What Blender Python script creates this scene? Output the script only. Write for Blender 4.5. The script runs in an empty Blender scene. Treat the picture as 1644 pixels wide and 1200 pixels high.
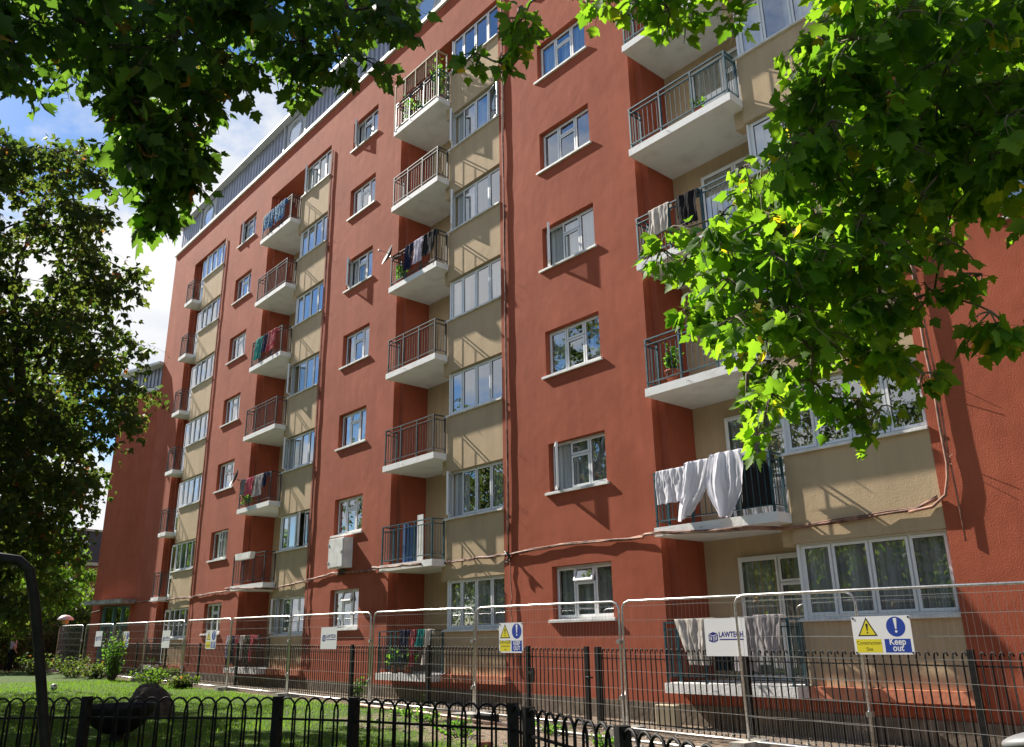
import bpy, bmesh, math, random
import numpy as np
from mathutils import Vector, Matrix, noise
random.seed(7); rng=np.random.default_rng(7)
sc=bpy.context.scene
COL=sc.collection
ZO=1.55                      # everything is modelled with the eye level at z=0 and lifted at the end
# ------------------------------------------------------------------ camera
F=1322.86; YAW=math.radians(48.775); PIT=math.radians(17.9007); ROL=math.radians(-0.9078); CD=12.3462
cf=Vector((-math.sin(YAW)*math.cos(PIT),math.cos(YAW)*math.cos(PIT),math.sin(PIT)))
cr=Vector((math.cos(YAW),math.sin(YAW),0)); cu=Vector((math.sin(YAW)*math.sin(PIT),-math.cos(YAW)*math.sin(PIT),math.cos(PIT)))
ca=cr*math.cos(ROL)+cu*math.sin(ROL); cb=-cr*math.sin(ROL)+cu*math.cos(ROL)
EYE=Vector((0,-CD,0))
cam=bpy.data.cameras.new('camera'); camo=bpy.data.objects.new('camera',cam); COL.objects.link(camo)
m=Matrix((( ca.x,cb.x,-cf.x,0),(ca.y,cb.y,-cf.y,-CD),(ca.z,cb.z,-cf.z,0),(0,0,0,1))); camo.matrix_world=m
cam.sensor_width=36; cam.lens=36*F/1644; cam.clip_end=3000; cam.clip_start=.05
sc.camera=camo
def at(u,v,d):
    r=cf+ca*((u-822)/F)+cb*((600-v)/F); r.normalize(); return EYE+r*d
def gz(x,y=0):
    return -1.54+.01*max(0,min(60,-x))
# ------------------------------------------------------------------ materials
def mat(name,col=(.5,.5,.5),rough=.7,metal=0,spec=.5):
    m=bpy.data.materials.new(name); m.use_nodes=True; b=m.node_tree.nodes['Principled BSDF']
    b.inputs['Base Color'].default_value=(*col,1); b.inputs['Roughness'].default_value=rough; b.inputs['Metallic'].default_value=metal
    b.inputs['Specular IOR Level'].default_value=spec
    return m
def N(m,t,**k):
    n=m.node_tree.nodes.new(t)
    for a,b in k.items():
        if hasattr(n,a): setattr(n,a,b)
        else: n.inputs[a].default_value=b
    return n
def L(m,a,ao,b,bi): m.node_tree.links.new(a.outputs[ao],b.inputs[bi])
def vary(m,c1,c2,scale=3,detail=6,bump=0,bscale=20,bdist=.02,rough2=None,stretch=(1,1,1),contrast=(.35,.65)):
    b=m.node_tree.nodes['Principled BSDF']
    tc=N(m,'ShaderNodeTexCoord'); mp=N(m,'ShaderNodeMapping'); mp.inputs['Scale'].default_value=stretch
    L(m,tc,'Object',mp,'Vector')
    n=N(m,'ShaderNodeTexNoise'); n.inputs['Scale'].default_value=scale; n.inputs['Detail'].default_value=detail; L(m,mp,'Vector',n,'Vector')
    r=N(m,'ShaderNodeValToRGB'); r.color_ramp.elements[0].color=(*c1,1); r.color_ramp.elements[1].color=(*c2,1)
    r.color_ramp.elements[0].position=contrast[0]; r.color_ramp.elements[1].position=contrast[1]
    L(m,n,'Fac',r,'Fac'); L(m,r,'Color',b,'Base Color')
    if bump:
        n2=N(m,'ShaderNodeTexNoise'); n2.inputs['Scale'].default_value=bscale; n2.inputs['Detail'].default_value=5; L(m,mp,'Vector',n2,'Vector')
        bp=N(m,'ShaderNodeBump'); bp.inputs['Strength'].default_value=bump; bp.inputs['Distance'].default_value=bdist
        L(m,n2,'Fac',bp,'Height'); L(m,bp,'Normal',b,'Normal')
    return m
def stucco(name,c1,c2,fine=.5,broad=.5):
    m=mat(name,c1,.9,0,.2); b=m.node_tree.nodes['Principled BSDF']
    tc=N(m,'ShaderNodeTexCoord')
    n=N(m,'ShaderNodeTexNoise'); n.inputs['Scale'].default_value=.7; n.inputs['Detail'].default_value=8; n.inputs['Roughness'].default_value=.65; L(m,tc,'Object',n,'Vector')
    r=N(m,'ShaderNodeValToRGB'); r.color_ramp.elements[0].color=(*c1,1); r.color_ramp.elements[1].color=(*c2,1)
    r.color_ramp.elements[0].position=.3; r.color_ramp.elements[1].position=.7
    L(m,n,'Fac',r,'Fac')
    # faint rain streaks running down the render
    mp=N(m,'ShaderNodeMapping'); mp.inputs['Scale'].default_value=(3.5,3.5,.22); L(m,tc,'Object',mp,'Vector')
    s=N(m,'ShaderNodeTexNoise'); s.inputs['Scale'].default_value=1.6; s.inputs['Detail'].default_value=5; L(m,mp,'Vector',s,'Vector')
    sr=N(m,'ShaderNodeValToRGB'); sr.color_ramp.elements[0].color=(.66,.66,.68,1); sr.color_ramp.elements[0].position=.35; sr.color_ramp.elements[1].color=(1.05,1.05,1.05,1); sr.color_ramp.elements[1].position=.6
    L(m,s,'Fac',sr,'Fac')
    mx=N(m,'ShaderNodeMix',data_type='RGBA',blend_type='MULTIPLY'); mx.inputs[0].default_value=.22
    L(m,r,'Color',mx,6); L(m,sr,'Color',mx,7); L(m,mx,2,b,'Base Color')
    a=N(m,'ShaderNodeTexNoise'); a.inputs['Scale'].default_value=48; a.inputs['Detail'].default_value=3; L(m,tc,'Object',a,'Vector')
    c=N(m,'ShaderNodeTexNoise'); c.inputs['Scale'].default_value=3.0; c.inputs['Detail'].default_value=1.5; c.inputs['Distortion'].default_value=.1; L(m,tc,'Object',c,'Vector')
    b1=N(m,'ShaderNodeBump'); b1.inputs['Strength'].default_value=broad; b1.inputs['Distance'].default_value=.06; L(m,c,'Fac',b1,'Height')
    b2=N(m,'ShaderNodeBump'); b2.inputs['Strength'].default_value=fine; b2.inputs['Distance'].default_value=.006; L(m,a,'Fac',b2,'Height'); L(m,b1,'Normal',b2,'Normal')
    L(m,b2,'Normal',b,'Normal')
    return m
M={}
M['red']=stucco('terracotta_render',(.30,.073,.036),(.41,.108,.058),.7,.10)
M['beige']=stucco('beige_render',(.47,.35,.215),(.54,.41,.26),.45,.09)
M['white']=vary(mat('white_paint',(.75,.75,.73),.6),(.62,.61,.58),(.8,.8,.78),4,6,.3,25,.01)
M['slab']=vary(mat('painted_concrete',(.7,.7,.68),.75),(.62,.61,.59),(.76,.76,.75),2.5,8,.4,30,.01,contrast=(.25,.5))
M['upvc']=mat('white_frame',(.8,.81,.82),.35)
M['gasket']=mat('grey_gasket',(.05,.05,.05),.6)
M['rail']=vary(mat('grey_green_rail',(.1,.14,.15),.6,0,.25),(.018,.026,.03),(.055,.065,.07),9,5)
M['teal']=vary(mat('teal_rail',(.03,.12,.15),.45,.1),(.008,.04,.055),(.02,.09,.115),9,5)
M['black']=vary(mat('black_paint',(.012,.012,.013),.6,0,.2),(.005,.005,.0055),(.014,.013,.012),20,4)
M['galv']=vary(mat('galvanised_steel',(.5,.5,.5),.35,.9),(.42,.42,.42),(.62,.62,.62),30,4)
M['wire']=mat('galvanised_wire',(.45,.45,.44),.4,.6)
M['plinth']=vary(mat('plinth_render',(.14,.11,.08),.9),(.10,.075,.055),(.2,.16,.12),3,6,.5,14,.02)
M['ledge']=vary(mat('orange_ledge',(.6,.2,.1),.7),(.52,.16,.08),(.64,.24,.13),5,5,.3,20,.01)
M['clad']=vary(mat('grey_cladding',(.3,.31,.35),.4,.4),(.25,.26,.30),(.33,.34,.38),1.2,4)
M['cladp']=mat('grey_panel',(.45,.47,.5),.5)
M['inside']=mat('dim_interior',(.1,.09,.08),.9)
M['cable']=vary(mat('painted_cable',(.30,.13,.09),.7),(.10,.045,.03),(.34,.17,.115),7,4)
M['darkcable']=mat('dark_cable',(.02,.018,.018),.5)
M['dgreen']=mat('teal_door_paint',(.09,.21,.21),.5)
M['concrete']=vary(mat('weathered_concrete',(.35,.33,.3),.9),(.22,.2,.18),(.42,.4,.36),6,7,.4,30,.01)
M['signw']=mat('sign_white',(.78,.78,.8),.35)
M['signy']=mat('sign_yellow',(.72,.62,.03),.4)
M['signb']=mat('sign_blue',(.015,.05,.33),.4)
M['signk']=mat('sign_black',(.02,.02,.02),.4)
M['signdb']=mat('sign_navy',(.02,.02,.2),.4)
M['bark']=vary(mat('bark',(.05,.04,.03),.95),(.025,.02,.015),(.09,.07,.05),5,7,.8,16,.04,stretch=(3,3,.7))
M['bark2']=vary(mat('plane_bark',(.12,.1,.07),.9),(.06,.045,.03),(.2,.17,.12),6,6,.5,18,.02)
M['stone']=vary(mat('boulder_stone',(.13,.1,.08),.95),(.022,.017,.013),(.07,.055,.04),4,8,1,7,.1)
M['terra']=mat('terracotta_pot',(.45,.12,.06),.8)
M['brick']=mat('far_brick',(.2,.07,.04),.9)
M['slate']=mat('slate_mansard',(.05,.045,.05),.8)
M['stoneb']=mat('pale_stone',(.4,.36,.28),.9)
M['dish']=mat('dish_grey',(.07,.07,.075),.5)
M['skin']=mat('skin',(.35,.17,.11),.6)
M['hair']=mat('dark_hair',(.02,.015,.01),.7)
M['wood']=vary(mat('raw_timber',(.45,.27,.13),.8),(.35,.2,.09),(.52,.34,.18),6,5,stretch=(1,1,6))
def cloth(name,c,c2=None,scale=6):
    m=mat(name,c,.9,0,.1); m.node_tree.nodes['Principled BSDF']
    if c2: vary(m,c,c2,scale,3,contrast=(.48,.52))
    # thin cloth lets some light through
    t=N(m,'ShaderNodeBsdfTranslucent'); t.inputs['Color'].default_value=(*c,1)
    x=N(m,'ShaderNodeMixShader'); x.inputs[0].default_value=.42
    b=m.node_tree.nodes['Principled BSDF']; o=m.node_tree.nodes['Material Output']
    L(m,b,'BSDF',x,1); L(m,t,'BSDF',x,2); L(m,x,'Shader',o,'Surface'); return m
M['sheet']=cloth('white_cotton',(.72,.72,.78))
M['curtain']=vary(mat('net_curtain',(.3,.32,.33),.95),(.25,.27,.28),(.62,.65,.66),1.2,2,stretch=(9,1,.15))
M['curtain2']=vary(mat('brown_curtain',(.12,.08,.07),.95),(.05,.03,.03),(.2,.14,.12),1.2,2,stretch=(9,1,.15))
# glass: a clear pane that mirrors the sky more the flatter one looks at it
g=bpy.data.materials.new('window_glass'); g.use_nodes=True; g.node_tree.nodes.clear()
o=N(g,'ShaderNodeOutputMaterial'); x=N(g,'ShaderNodeMixShader'); t=N(g,'ShaderNodeBsdfTransparent'); t.inputs[0].default_value=(.86,.9,.88,1)
gl=N(g,'ShaderNodeBsdfGlossy'); gl.inputs['Roughness'].default_value=.01; gl.inputs['Color'].default_value=(.95,.97,1,1)
ge=N(g,'ShaderNodeNewGeometry'); dp=N(g,'ShaderNodeVectorMath',operation='DOT_PRODUCT'); L(g,ge,'Normal',dp,0); L(g,ge,'Incoming',dp,1)
def gm_(op,a,b=None):
    n=N(g,'ShaderNodeMath',operation=op)
    for i,q in enumerate((a,b)):
        if q is None: continue
        if isinstance(q,(int,float)): n.inputs[i].default_value=q
        else: g.node_tree.links.new(q,n.inputs[i])
    return n.outputs[0]
# two-sided Schlick reflectance of double glazing
fres=gm_('ADD',gm_('MULTIPLY',gm_('POWER',gm_('SUBTRACT',1.0,gm_('ABSOLUTE',dp.outputs['Value'])),3.0),.68),.32)
tc=N(g,'ShaderNodeTexCoord'); nn=N(g,'ShaderNodeTexNoise'); nn.inputs['Scale'].default_value=.8; nn.inputs['Detail'].default_value=1
bp=N(g,'ShaderNodeBump'); bp.inputs['Strength'].default_value=.1; bp.inputs['Distance'].default_value=.015
L(g,tc,'Object',nn,'Vector'); L(g,nn,'Fac',bp,'Height'); L(g,bp,'Normal',gl,'Normal')
g.node_tree.links.new(fres,x.inputs[0]); L(g,t,0,x,1); L(g,gl,0,x,2); L(g,x,0,o,0); M['glass']=g
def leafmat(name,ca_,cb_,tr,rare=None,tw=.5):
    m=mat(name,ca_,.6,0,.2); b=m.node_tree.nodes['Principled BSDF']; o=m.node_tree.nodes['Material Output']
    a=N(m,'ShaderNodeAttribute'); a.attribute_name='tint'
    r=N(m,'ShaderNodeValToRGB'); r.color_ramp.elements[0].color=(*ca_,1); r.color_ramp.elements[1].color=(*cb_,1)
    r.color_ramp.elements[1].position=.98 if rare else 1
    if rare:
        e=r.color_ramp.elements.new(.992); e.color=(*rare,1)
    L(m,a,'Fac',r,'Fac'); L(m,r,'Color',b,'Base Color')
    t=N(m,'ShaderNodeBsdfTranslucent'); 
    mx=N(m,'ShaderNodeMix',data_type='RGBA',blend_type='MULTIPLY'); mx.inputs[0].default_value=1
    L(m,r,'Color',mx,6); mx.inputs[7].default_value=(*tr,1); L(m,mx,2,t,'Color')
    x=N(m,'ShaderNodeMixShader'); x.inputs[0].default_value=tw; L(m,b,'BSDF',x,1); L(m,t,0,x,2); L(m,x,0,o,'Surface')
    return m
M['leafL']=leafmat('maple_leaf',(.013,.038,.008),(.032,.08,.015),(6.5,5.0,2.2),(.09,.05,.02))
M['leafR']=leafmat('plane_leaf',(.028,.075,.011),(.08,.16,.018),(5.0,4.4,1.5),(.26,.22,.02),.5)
M['leafT']=leafmat('lawn_tree_leaf',(.018,.042,.011),(.045,.065,.016),(4.4,3.9,2.0),(.12,.05,.02),.5)
M['leafB']=leafmat('background_leaf',(.04,.09,.015),(.08,.14,.02),(2.6,2.6,1.2))
M['leafP']=leafmat('pot_plant_leaf',(.05,.13,.02),(.1,.2,.04),(2.5,2.5,1.2))
M['grassb']=leafmat('grass_blade',(.045,.11,.010),(.10,.185,.018),(2.6,2.4,1.5))
# ------------------------------------------------------------------ helpers
ROOT={}
class MB:
    def __init__(s): s.v=[]; s.f=[]; s.mi=[]; s.sm=[]
    def quad(s,a,b,c,d,mi=0):
        n=len(s.v); s.v+=[tuple(a),tuple(b),tuple(c),tuple(d)]; s.f.append((n,n+1,n+2,n+3)); s.mi.append(mi); s.sm.append(False)
    def box(s,x0,x1,y0,y1,z0,z1,mi=0):
        n=len(s.v); s.v+=[(x0,y0,z0),(x1,y0,z0),(x1,y1,z0),(x0,y1,z0),(x0,y0,z1),(x1,y0,z1),(x1,y1,z1),(x0,y1,z1)]
        for q in ((0,3,2,1),(4,5,6,7),(0,1,5,4),(1,2,6,5),(2,3,7,6),(3,0,4,7)):
            s.f.append(tuple(n+i for i in q)); s.mi.append(mi); s.sm.append(False)
    def tube(s,pts,r,k=6,mi=0,cap=True,smooth=True):
        pts=[Vector(p) for p in pts]; rr=r if isinstance(r,(list,tuple)) else [r]*len(pts); n0=len(s.v)
        up=Vector((0,0,1)); prev=None
        for i,p in enumerate(pts):
            d=(pts[min(i+1,len(pts)-1)]-pts[max(i-1,0)]); 
            if d.length<1e-9: d=Vector((0,0,1))
            d.normalize()
            if prev is None:
                a=d.cross(up); 
                if a.length<.1: a=d.cross(Vector((0,1,0)))
            else: a=prev-d*prev.dot(d)
            if a.length<1e-6: a=d.orthogonal()
            a.normalize(); b=d.cross(a); prev=a
            for j in range(k):
                t=2*math.pi*(j+.5)/k; s.v.append(tuple(p+a*(rr[i]*math.cos(t))+b*(rr[i]*math.sin(t))))
        for i in range(len(pts)-1):
            for j in range(k):
                s.f.append((n0+i*k+j,n0+i*k+(j+1)%k,n0+(i+1)*k+(j+1)%k,n0+(i+1)*k+j)); s.mi.append(mi); s.sm.append(smooth and k>4)
        if cap:
            s.f.append(tuple(n0+j for j in reversed(range(k)))); s.mi.append(mi); s.sm.append(False)
            e=n0+(len(pts)-1)*k; s.f.append(tuple(e+j for j in range(k))); s.mi.append(mi); s.sm.append(False)
    def poly(s,pts,mi=0):
        n=len(s.v); s.v+=[tuple(p) for p in pts]; s.f.append(tuple(range(n,n+len(pts)))); s.mi.append(mi); s.sm.append(False)
    def prism(s,pts2,y0,y1,mi=0):  # outline in x,z
        n=len(pts2); k=len(s.v)
        s.v+=[(p[0],y0,p[1]) for p in pts2]+[(p[0],y1,p[1]) for p in pts2]
        s.f.append(tuple(range(k,k+n))); s.f.append(tuple(reversed(range(k+n,k+2*n)))); s.mi+=[mi,mi]; s.sm+=[False,False]
        for i in range(n):
            j=(i+1)%n; s.f.append((k+j,k+i,k+n+i,k+n+j)); s.mi.append(mi); s.sm.append(False)
    def lathe(s,prof,c=(0,0,0),k=20,mi=0):
        n=len(s.v)
        for r,z in prof:
            for j in range(k):
                t=2*math.pi*j/k; s.v.append((c[0]+r*math.cos(t),c[1]+r*math.sin(t),c[2]+z))
        for i in range(len(prof)-1):
            for j in range(k):
                s.f.append((n+i*k+j,n+i*k+(j+1)%k,n+(i+1)*k+(j+1)%k,n+(i+1)*k+j)); s.mi.append(mi); s.sm.append(True)
    def mesh(s,name,mats,off=(0,0,0)):
        me=bpy.data.meshes.new(name)
        v=np.array(s.v,dtype=float).reshape(-1,3)-np.array(off)
        me.from_pydata(v.tolist(),[],s.f)
        if not isinstance(mats,(list,tuple)): mats=[mats]
        for q in mats: me.materials.append(q)
        me.polygons.foreach_set('material_index',s.mi); me.polygons.foreach_set('use_smooth',s.sm); me.update()
        return me
    def build(s,name,mats,parent=None,loc=None):
        off=ROOT.get(parent.name,(0,0,0)) if parent else (loc or (0,0,0))
        o=bpy.data.objects.new(name,s.mesh(name,mats,off)); COL.objects.link(o)
        if parent: o.parent=parent; ROOT[o.name]=off
        else: o.location=off; ROOT[o.name]=off
        return o
def tag(o,label=None,cat=None,group=None,kind=None):
    if label: o['label']=label
    if cat: o['category']=cat
    if group: o['group']=group
    if kind: o['kind']=kind
    return o
def thing(name,label,cat,loc=(0,0,0),group=None):
    o=bpy.data.objects.new(name,None); COL.objects.link(o); o.location=loc; o.empty_display_size=.2
    ROOT[o.name]=tuple(loc); return tag(o,label,cat,group)
def place(name,me,parent,x,y,z):        # a part that shares its mesh with its repeats
    o=bpy.data.objects.new(name,me); COL.objects.link(o); o.parent=parent
    po=ROOT[parent.name]; o.location=(x-po[0],y-po[1],z-po[2]); ROOT[o.name]=(x,y,z); return o
def text_mesh(txt,size,weight=0,align='CENTER',sx=1.0,extrude=0):
    c=bpy.data.curves.new('t','FONT'); c.body=txt; c.size=size; c.align_x=align; c.offset=weight; c.extrude=extrude
    o=bpy.data.objects.new('t',c); COL.objects.link(o)
    dg=bpy.context.evaluated_depsgraph_get(); me=bpy.data.meshes.new_from_object(o.evaluated_get(dg)); bpy.data.objects.remove(o)
    vs=[(v.co.x*sx,-v.co.z,v.co.y) for v in me.vertices]; fs=[tuple(p.vertices) for p in me.polygons]; bpy.data.meshes.remove(me)
    return vs,fs
def add_text(mb,txt,x,y,z,size,mi=0,weight=0,align='CENTER',sx=1.0):
    vs,fs=text_mesh(txt,size,weight,align,sx); n=len(mb.v)
    mb.v+=[(a+x,b+y,c+z) for a,b,c in vs]; mb.f+=[tuple(n+i for i in f) for f in fs]; mb.mi+=[mi]*len(fs); mb.sm+=[False]*len(fs)
# ------------------------------------------------------------------ BUILDING
H=2.65; ROWS=range(7)
ZH=1.454; ZS=.38; SLOTB=-.75; SLOTT=17.36; TOP=18.88; X0=-40.0; X1=8.0
WIN=[(-31.82,-30.22),(-22.32,-20.72),(-12.91,-11.22),(-3.35,-1.7)]
SL=[(-37.05,-35.72,-33.4),(-28.8,-26.05,-23.9),(-19.24,-16.7,-14.46),(-9.95,-7.24,-4.84)]
B=thing('apartment_building','seven storey terracotta red rendered apartment block with beige bays and balconies','building',(X0+20,6,-1.5))
def wall_holes(mb,x0,x1,z0,z1,holes,y,dep):
    xs=sorted(set([x0,x1]+[h[0] for h in holes]+[h[1] for h in holes])); zs=sorted(set([z0,z1]+[h[2] for h in holes]+[h[3] for h in holes]))
    xs=[x for x in xs if x0<=x<=x1]; zs=[z for z in zs if z0<=z<=z1]
    for i in range(len(xs)-1):
        for j in range(len(zs)-1):
            cx=(xs[i]+xs[i+1])/2; cz=(zs[j]+zs[j+1])/2
            if any(h[0]<cx<h[1] and h[2]<cz<h[3] for h in holes): continue
            mb.quad((xs[i],y,zs[j]),(xs[i+1],y,zs[j]),(xs[i+1],y,zs[j+1]),(xs[i],y,zs[j+1]))
    for a,b,c,d in holes:
        mb.quad((a,y,c),(a,y,d),(a,y+dep,d),(a,y+dep,c)); mb.quad((b,y,d),(b,y,c),(b,y+dep,c),(b,y+dep,d))
        mb.quad((a,y,d),(b,y,d),(b,y+dep,d),(a,y+dep,d)); mb.quad((b,y,c),(a,y,c),(a,y+dep,c),(b,y+dep,c))
holes=[(a,b,ZS-.06+k*H,ZH+k*H) for a,b in WIN for k in ROWS]+[(a,c,SLOTB,SLOTT) for a,b,c in SL]
w=MB(); wall_holes(w,X0,X1,-1.25,TOP,holes,0,.2)
w.quad((X0,12,-1.25),(X0,0,-1.25),(X0,0,TOP),(X0,12,TOP)); w.quad((X1,0,-1.25),(X1,12,-1.25),(X1,12,TOP),(X1,0,TOP))
w.quad((X1,12,-1.25),(X0,12,-1.25),(X0,12,TOP),(X1,12,TOP)); w.quad((X0,0,TOP),(X1,0,TOP),(X1,12,TOP),(X0,12,TOP))
w.build('wall',M['red'],B)
w=MB()
for i in range(24):
    xa=X0+2*i; za=-1.2+.01*(-xa-8) if xa<-8 else -1.2
    w.box(xa+.001,xa+2,-.004 if False else .03,.4,-2.4,max(-1.25,-1.25+.0105*max(0,(-xa-8)))+ .0)
# plinth sits in front of the render's foot as a slightly proud band
w=MB(); w.box(X0-.01,X1+.01,-.035,.3,-2.4,-1.22); 
pl=w.build('plinth',M['plinth'],B)
for v in pl.data.vertices:
    wx=v.co.x+ROOT[B.name][0]
    if v.co.z+ROOT[B.name][2]>-1.5 and wx<-20: v.co.z+=.30
w=MB(); w.box(X0+.2,X1-.2,1.45,1.5,-1.2,TOP-.1); w.build('dark_room_backing',M['inside'],B)  # one dark sheet stands in for the unlit rooms behind all windows
# --- window meshes
def frame_light(mb,x0,x1,z0,z1,y,fw=.042,dep=.05):
    mb.box(x0,x1,y,y+dep,z0,z0+fw); mb.box(x0,x1,y,y+dep,z1-fw,z1); mb.box(x0,x0+fw,y,y+dep,z0+fw,z1-fw); mb.box(x1-fw,x1,y,y+dep,z0+fw,z1-fw)
    # dark gasket line round the pane
    g_=.007; a=x0+fw; b=x1-fw; c=z0+fw; d=z1-fw
    mb.box(a,b,y+.012,y+.03,c,c+g_,1); mb.box(a,b,y+.012,y+.03,d-g_,d,1); mb.box(a,a+g_,y+.012,y+.03,c+g_,d-g_,1); mb.box(b-g_,b,y+.012,y+.03,c+g_,d-g_,1)
cache={}
def win_mesh(w_,h_,lights,key,opens=()):
    """lights: (x0,x1,z0,z1) fractions; opens: (index, kind, angle)"""
    if key in cache: return cache[key]
    mb=MB(); gl=MB(); o=.045
    # outer frame
    mb.box(0,w_,.02,.09,0,o); mb.box(0,w_,.02,.09,h_-o,h_); mb.box(0,o,.02,.09,o,h_-o); mb.box(w_-o,w_,.02,.09,o,h_-o)
    W=w_-2*o; Hh=h_-2*o
    xs=sorted(set(l[0] for l in lights)-{0})
    for i,(a,b,c,d) in enumerate(lights):
        x0=o+W*a+(.012 if a>0 else 0); x1=o+W*b-(.012 if b<1 else 0); z0=o+Hh*c+(.01 if c>0 else 0); z1=o+Hh*d-(.01 if d<1 else 0)
        if a>0: mb.box(x0-.024,x0,.03,.08,z0,z1)
        if c>0: mb.box(x0,x1,.03,.08,z0-.02,z0)
        op=[q for q in opens if q[0]==i]
        s=MB(); fs=.042
        s_=s; frame_light(s,x0,x1,z0,z1,0,fs); pg=MB(); t=random.uniform(-.006,.006); t2=random.uniform(-.006,.006)
        pg.quad((x0+fs,.022+t,z0+fs),(x1-fs,.022-t,z0+fs),(x1-fs,.022-t+t2,z1-fs),(x0+fs,.022+t+t2,z1-fs))
        if op:
            _,kind,ang=op[0]; ca_,sa=math.cos(ang),math.sin(ang)
            for q in (s,pg):
                nv=[]
                for (x,y,z) in q.v:
                    if kind=='left': dx=x-x0; nx=x0+dx*ca_-(-y)*sa*-1*0 + 0; nv.append((x0+dx*ca_+y*sa, y*ca_-dx*sa, z))
                    elif kind=='right': dx=x1-x; nv.append((x1-dx*ca_-y*sa, y*ca_-dx*sa, z))
                    else: dz=z1-z; nv.append((x, y*ca_-dz*sa, z1-dz*ca_-y*sa))
                q.v=nv
        for src,dst in ((s,mb),(pg,gl)):
            n=len(dst.v); dst.v+=src.v; dst.f+=[tuple(n+j for j in f) for f in src.f]; dst.mi+=src.mi; dst.sm+=src.sm
    cache[key]=(mb.mesh('window_frame',[M['upvc'],M['gasket']]),gl.mesh('pane',M['glass'])); return cache[key]
L3=[(0,.33,0,1),(.33,.68,0,.7),(.33,.68,.7,1),(.68,1,0,1)]
L4=[(0,.22,0,1),(.22,.49,0,1),(.49,.76,0,1),(.76,1,0,1)]
L4b=[(0,.2,0,1),(.2,.48,0,1),(.48,.76,0,1),(.76,1,0,1)]
def curtain_mesh(w_,h_,spans,key):
    if key in cache: return cache[key]
    mb=MB(); 
    for a,b in spans:
        n=max(6,int((b-a)*w_*26)); xa=a*w_; st=(b-a)*w_/n; ph=random.uniform(0,6)
        ys=[.03*math.sin(ph+i*1.9)+.012*math.sin(i*.77+ph) for i in range(n+1)]
        for i in range(n):
            mb.quad((xa+i*st,ys[i],.04),(xa+(i+1)*st,ys[i+1],.04),(xa+(i+1)*st,ys[i+1]*.6,h_-.02),(xa+i*st,ys[i]*.6,h_-.02))
    mb.sm=[True]*len(mb.f)
    cache[key]=mb.mesh('curtain',M['curtain']); return cache[key]
sill_cache={}
def sill(win,x0,x1,z,y0,y1,t=.06):
    mb=MB(); mb.box(x0,x1,y0,y1,z-t,z-.012); mb.box(x0+.005,x1-.005,y0+.02,y1,z-.012,z); mb.build('sill',M['white'],win)
def add_window(x,y,z,w_,h_,lights,key,opens=(),cur=None,label=None):
    me,gl=win_mesh(w_,h_,lights,(key,round(w_,2),round(h_,2),opens),opens)
    o=place('window',me,B,x,y,z); 
    if label: o['label']=label
    place('pane',gl,o,x,y,z)
    if cur:
        for sp_ in cur: place('curtain',curtain_mesh(w_,h_,(sp_,),(round(w_,2),round(h_,2),sp_)),o,x,y+.13,z)
    return o
FULL=((.02,.98),); HALF=((.02,.3),(.7,.98)); CURL=((.02,.42),); SIDE=((.02,.22),(.4,.98))
wopen={(2,4):((0,'left',.55),),(2,1):((0,'left',.5),),(2,3):((0,'left',.9),) if False else (),(2,0):((2,'top',.35),),(1,6):((0,'left',.7),),(1,4):((0,'left',.8),),(0,6):((0,'left',.5),),(1,0):((2,'top',.3),),(0,1):((3,'right',.3),)}
wopen[(2,4)]=(); wopen[(2,3)]=((0,'left',.75),); wopen[(2,1)]=((0,'left',.7),)
for ci,(a,b) in enumerate(WIN):
    for k in ROWS:
        key='w3_%d'%((ci*3+k*5)%4)
        cur=FULL if k<=1 and ci!=1 else (HALF,None,CURL,FULL,SIDE)[(ci*2+k*3)%5]
        o=add_window(a+.004,.12,ZS+k*H,b-a-.008,ZH-ZS-.004,L3,key,wopen.get((ci,k),()),cur, 'white casement window with its left pane open' if wopen.get((ci,k)) and wopen[(ci,k)][0][1]=='left' else None)
        sill(o,a-.1,b+.06,ZS+k*H,-.055,.125)
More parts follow.
